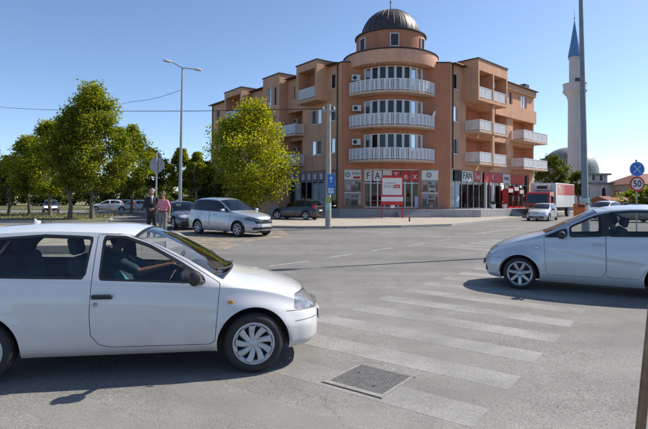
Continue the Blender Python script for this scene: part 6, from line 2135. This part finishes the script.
# facing the camera, the man in the suit turned to his companion
standing('person', 'person in a dark suit, white shirt and tie standing under the sign post', (pm_.x, pm_.y, .252), math.pi + R(18), 1.80, M_SUIT, M_SUIT, M_HAIRG, M_SKIN,
         {-1: ((-.27, -.02, 1.13), (-.10, .20, 1.04), (.7, .5, -.1), (0, -1, 0)), 1: ((.27, -.02, 1.13), (.08, .21, 1.02), (-.7, .5, -.1), (0, -1, 0))}, jacket=True)
standing('person', 'person in a pink shirt and grey trousers beside the suited one', (pw_.x, pw_.y, .252), math.pi + R(-25), 1.69, M_PINK, M_GREYT, M_HAIRB, M_SKIN,
         {-1: ((-.29, -.04, 1.15), (-.33, .04, .88), (0, .15, -1), (1, 0, 0)), 1: ((.28, -.03, 1.15), (.12, .20, 1.02), (-.6, .6, 0), (0, -1, 0))}, short_sleeve=True)
def seated(label, car, y_off, seat_x, hb, wheel_p, shirt, hair, skin, printed=False):
    """driver at the wheel; figure faces +y of its own frame"""
    rz = car.rotation_euler[2] - math.pi / 2
    d, l = dirs(car.rotation_euler[2])
    base = car.location + (d * seat_x + l * y_off) * car.scale[0]
    o = thing('person', label, 'person', base, rz)
    V = lambda x, y, z: Vector((x, y, z + hb))
    hip, chest, neck, hc = V(0, -.10, .64), V(0, -.22, .98), V(0, -.22, 1.13), V(0, -.17, 1.285)
    wp = Vector((0, wheel_p[0] - seat_x, wheel_p[1]))
    B = head_caps(hc)
    B += [(chest, .10, hip, .10, (X_, 1.4)), (neck - Vector((0, 0, .04)), .055, neck + Vector((0, .02, .07)), .052), (chest + Vector((-.13, 0, .07)), .06, chest + Vector((.13, 0, .07)), .06)]
    A_ = []
    for sd in (-1, 1):
        sh = chest + Vector((.18 * sd, .01, .07)); w = wp + Vector((.19 * sd, -.055, .04)); e = sh.lerp(w, .5) + Vector((.05 * sd, 0, -.10))
        B += [(sh, .05, e, .042), (e, .042, w, .028)] + hand(w, (-.2 * sd, .75, .35), (-.3 * sd, .3, -.9), -sd, 1.2)
        A_.append((sh, e, w))
        kn = Vector((.16 * sd, .42, .62 + hb)); B += [(hip + Vector((.1 * sd, .03, -.03)), .085, kn, .06), (kn, .06, Vector((.14 * sd, .62, .34 + hb)), .045), (Vector((.14 * sd, .62, .34 + hb)), .04, Vector((.14 * sd, .74, .33 + hb)), .03)]
    bd = blob('body', B, .010, skin, o, 2)
    face_parts(bd, hc)
    C = [(chest + Vector((0, 0, .02)), .128, hip, .128, (X_, 1.36)), (chest + Vector((-.14, 0, .07)), .075, chest + Vector((.14, 0, .07)), .075)]
    for sh, e, w in A_: C += [(sh, .072, sh.lerp(e, .8), .062)]
    sh_ = blob('shirt', C, .015, shirt, o, 3)
    if printed:
        blob('shirt_print', [(chest + Vector((.16, .06, -.10)), .055, hip + Vector((.15, .10, .08)), .05)], .012, M_TURQ, o, 3)
    C = [(hip + Vector((0, .02, -.03)), .12, hip + Vector((0, .06, -.04)), .12, (X_, 1.35))]
    for sd in (-1, 1):
        kn = Vector((.16 * sd, .42, .62 + hb)); C += [(hip + Vector((.1 * sd, .03, -.03)), .10, kn, .078), (kn, .078, Vector((.14 * sd, .61, .38 + hb)), .06)]
    blob('trousers', C, .015, M_GREYT, o, 3)
    blob('hair', [(hc + Vector((0, -.025, .045)), .095, hc + Vector((0, -.012, .058)), .09, (X_, .9)), (hc + Vector((0, -.05, 0)), .077, hc + Vector((0, -.05, -.04)), .057)], .010, hair, o, 2)
    return o
seated('driver with dark hair and teal shirt at the wheel of the white hatchback', fiat, .36, HATCH['seats'][0], -.05, (HATCH['dash'] - .33, .90), M_TEAL, M_HAIRD, M_SKIN2, True)
seated('driver in dark clothes at the wheel of the light blue car', alt, .36, MONO['seats'][0], .12, (MONO['dash'] - .33, 1.05), M_SUIT, M_HAIRD, M_SKIN2).scale = (ASC, ASC, ASC)
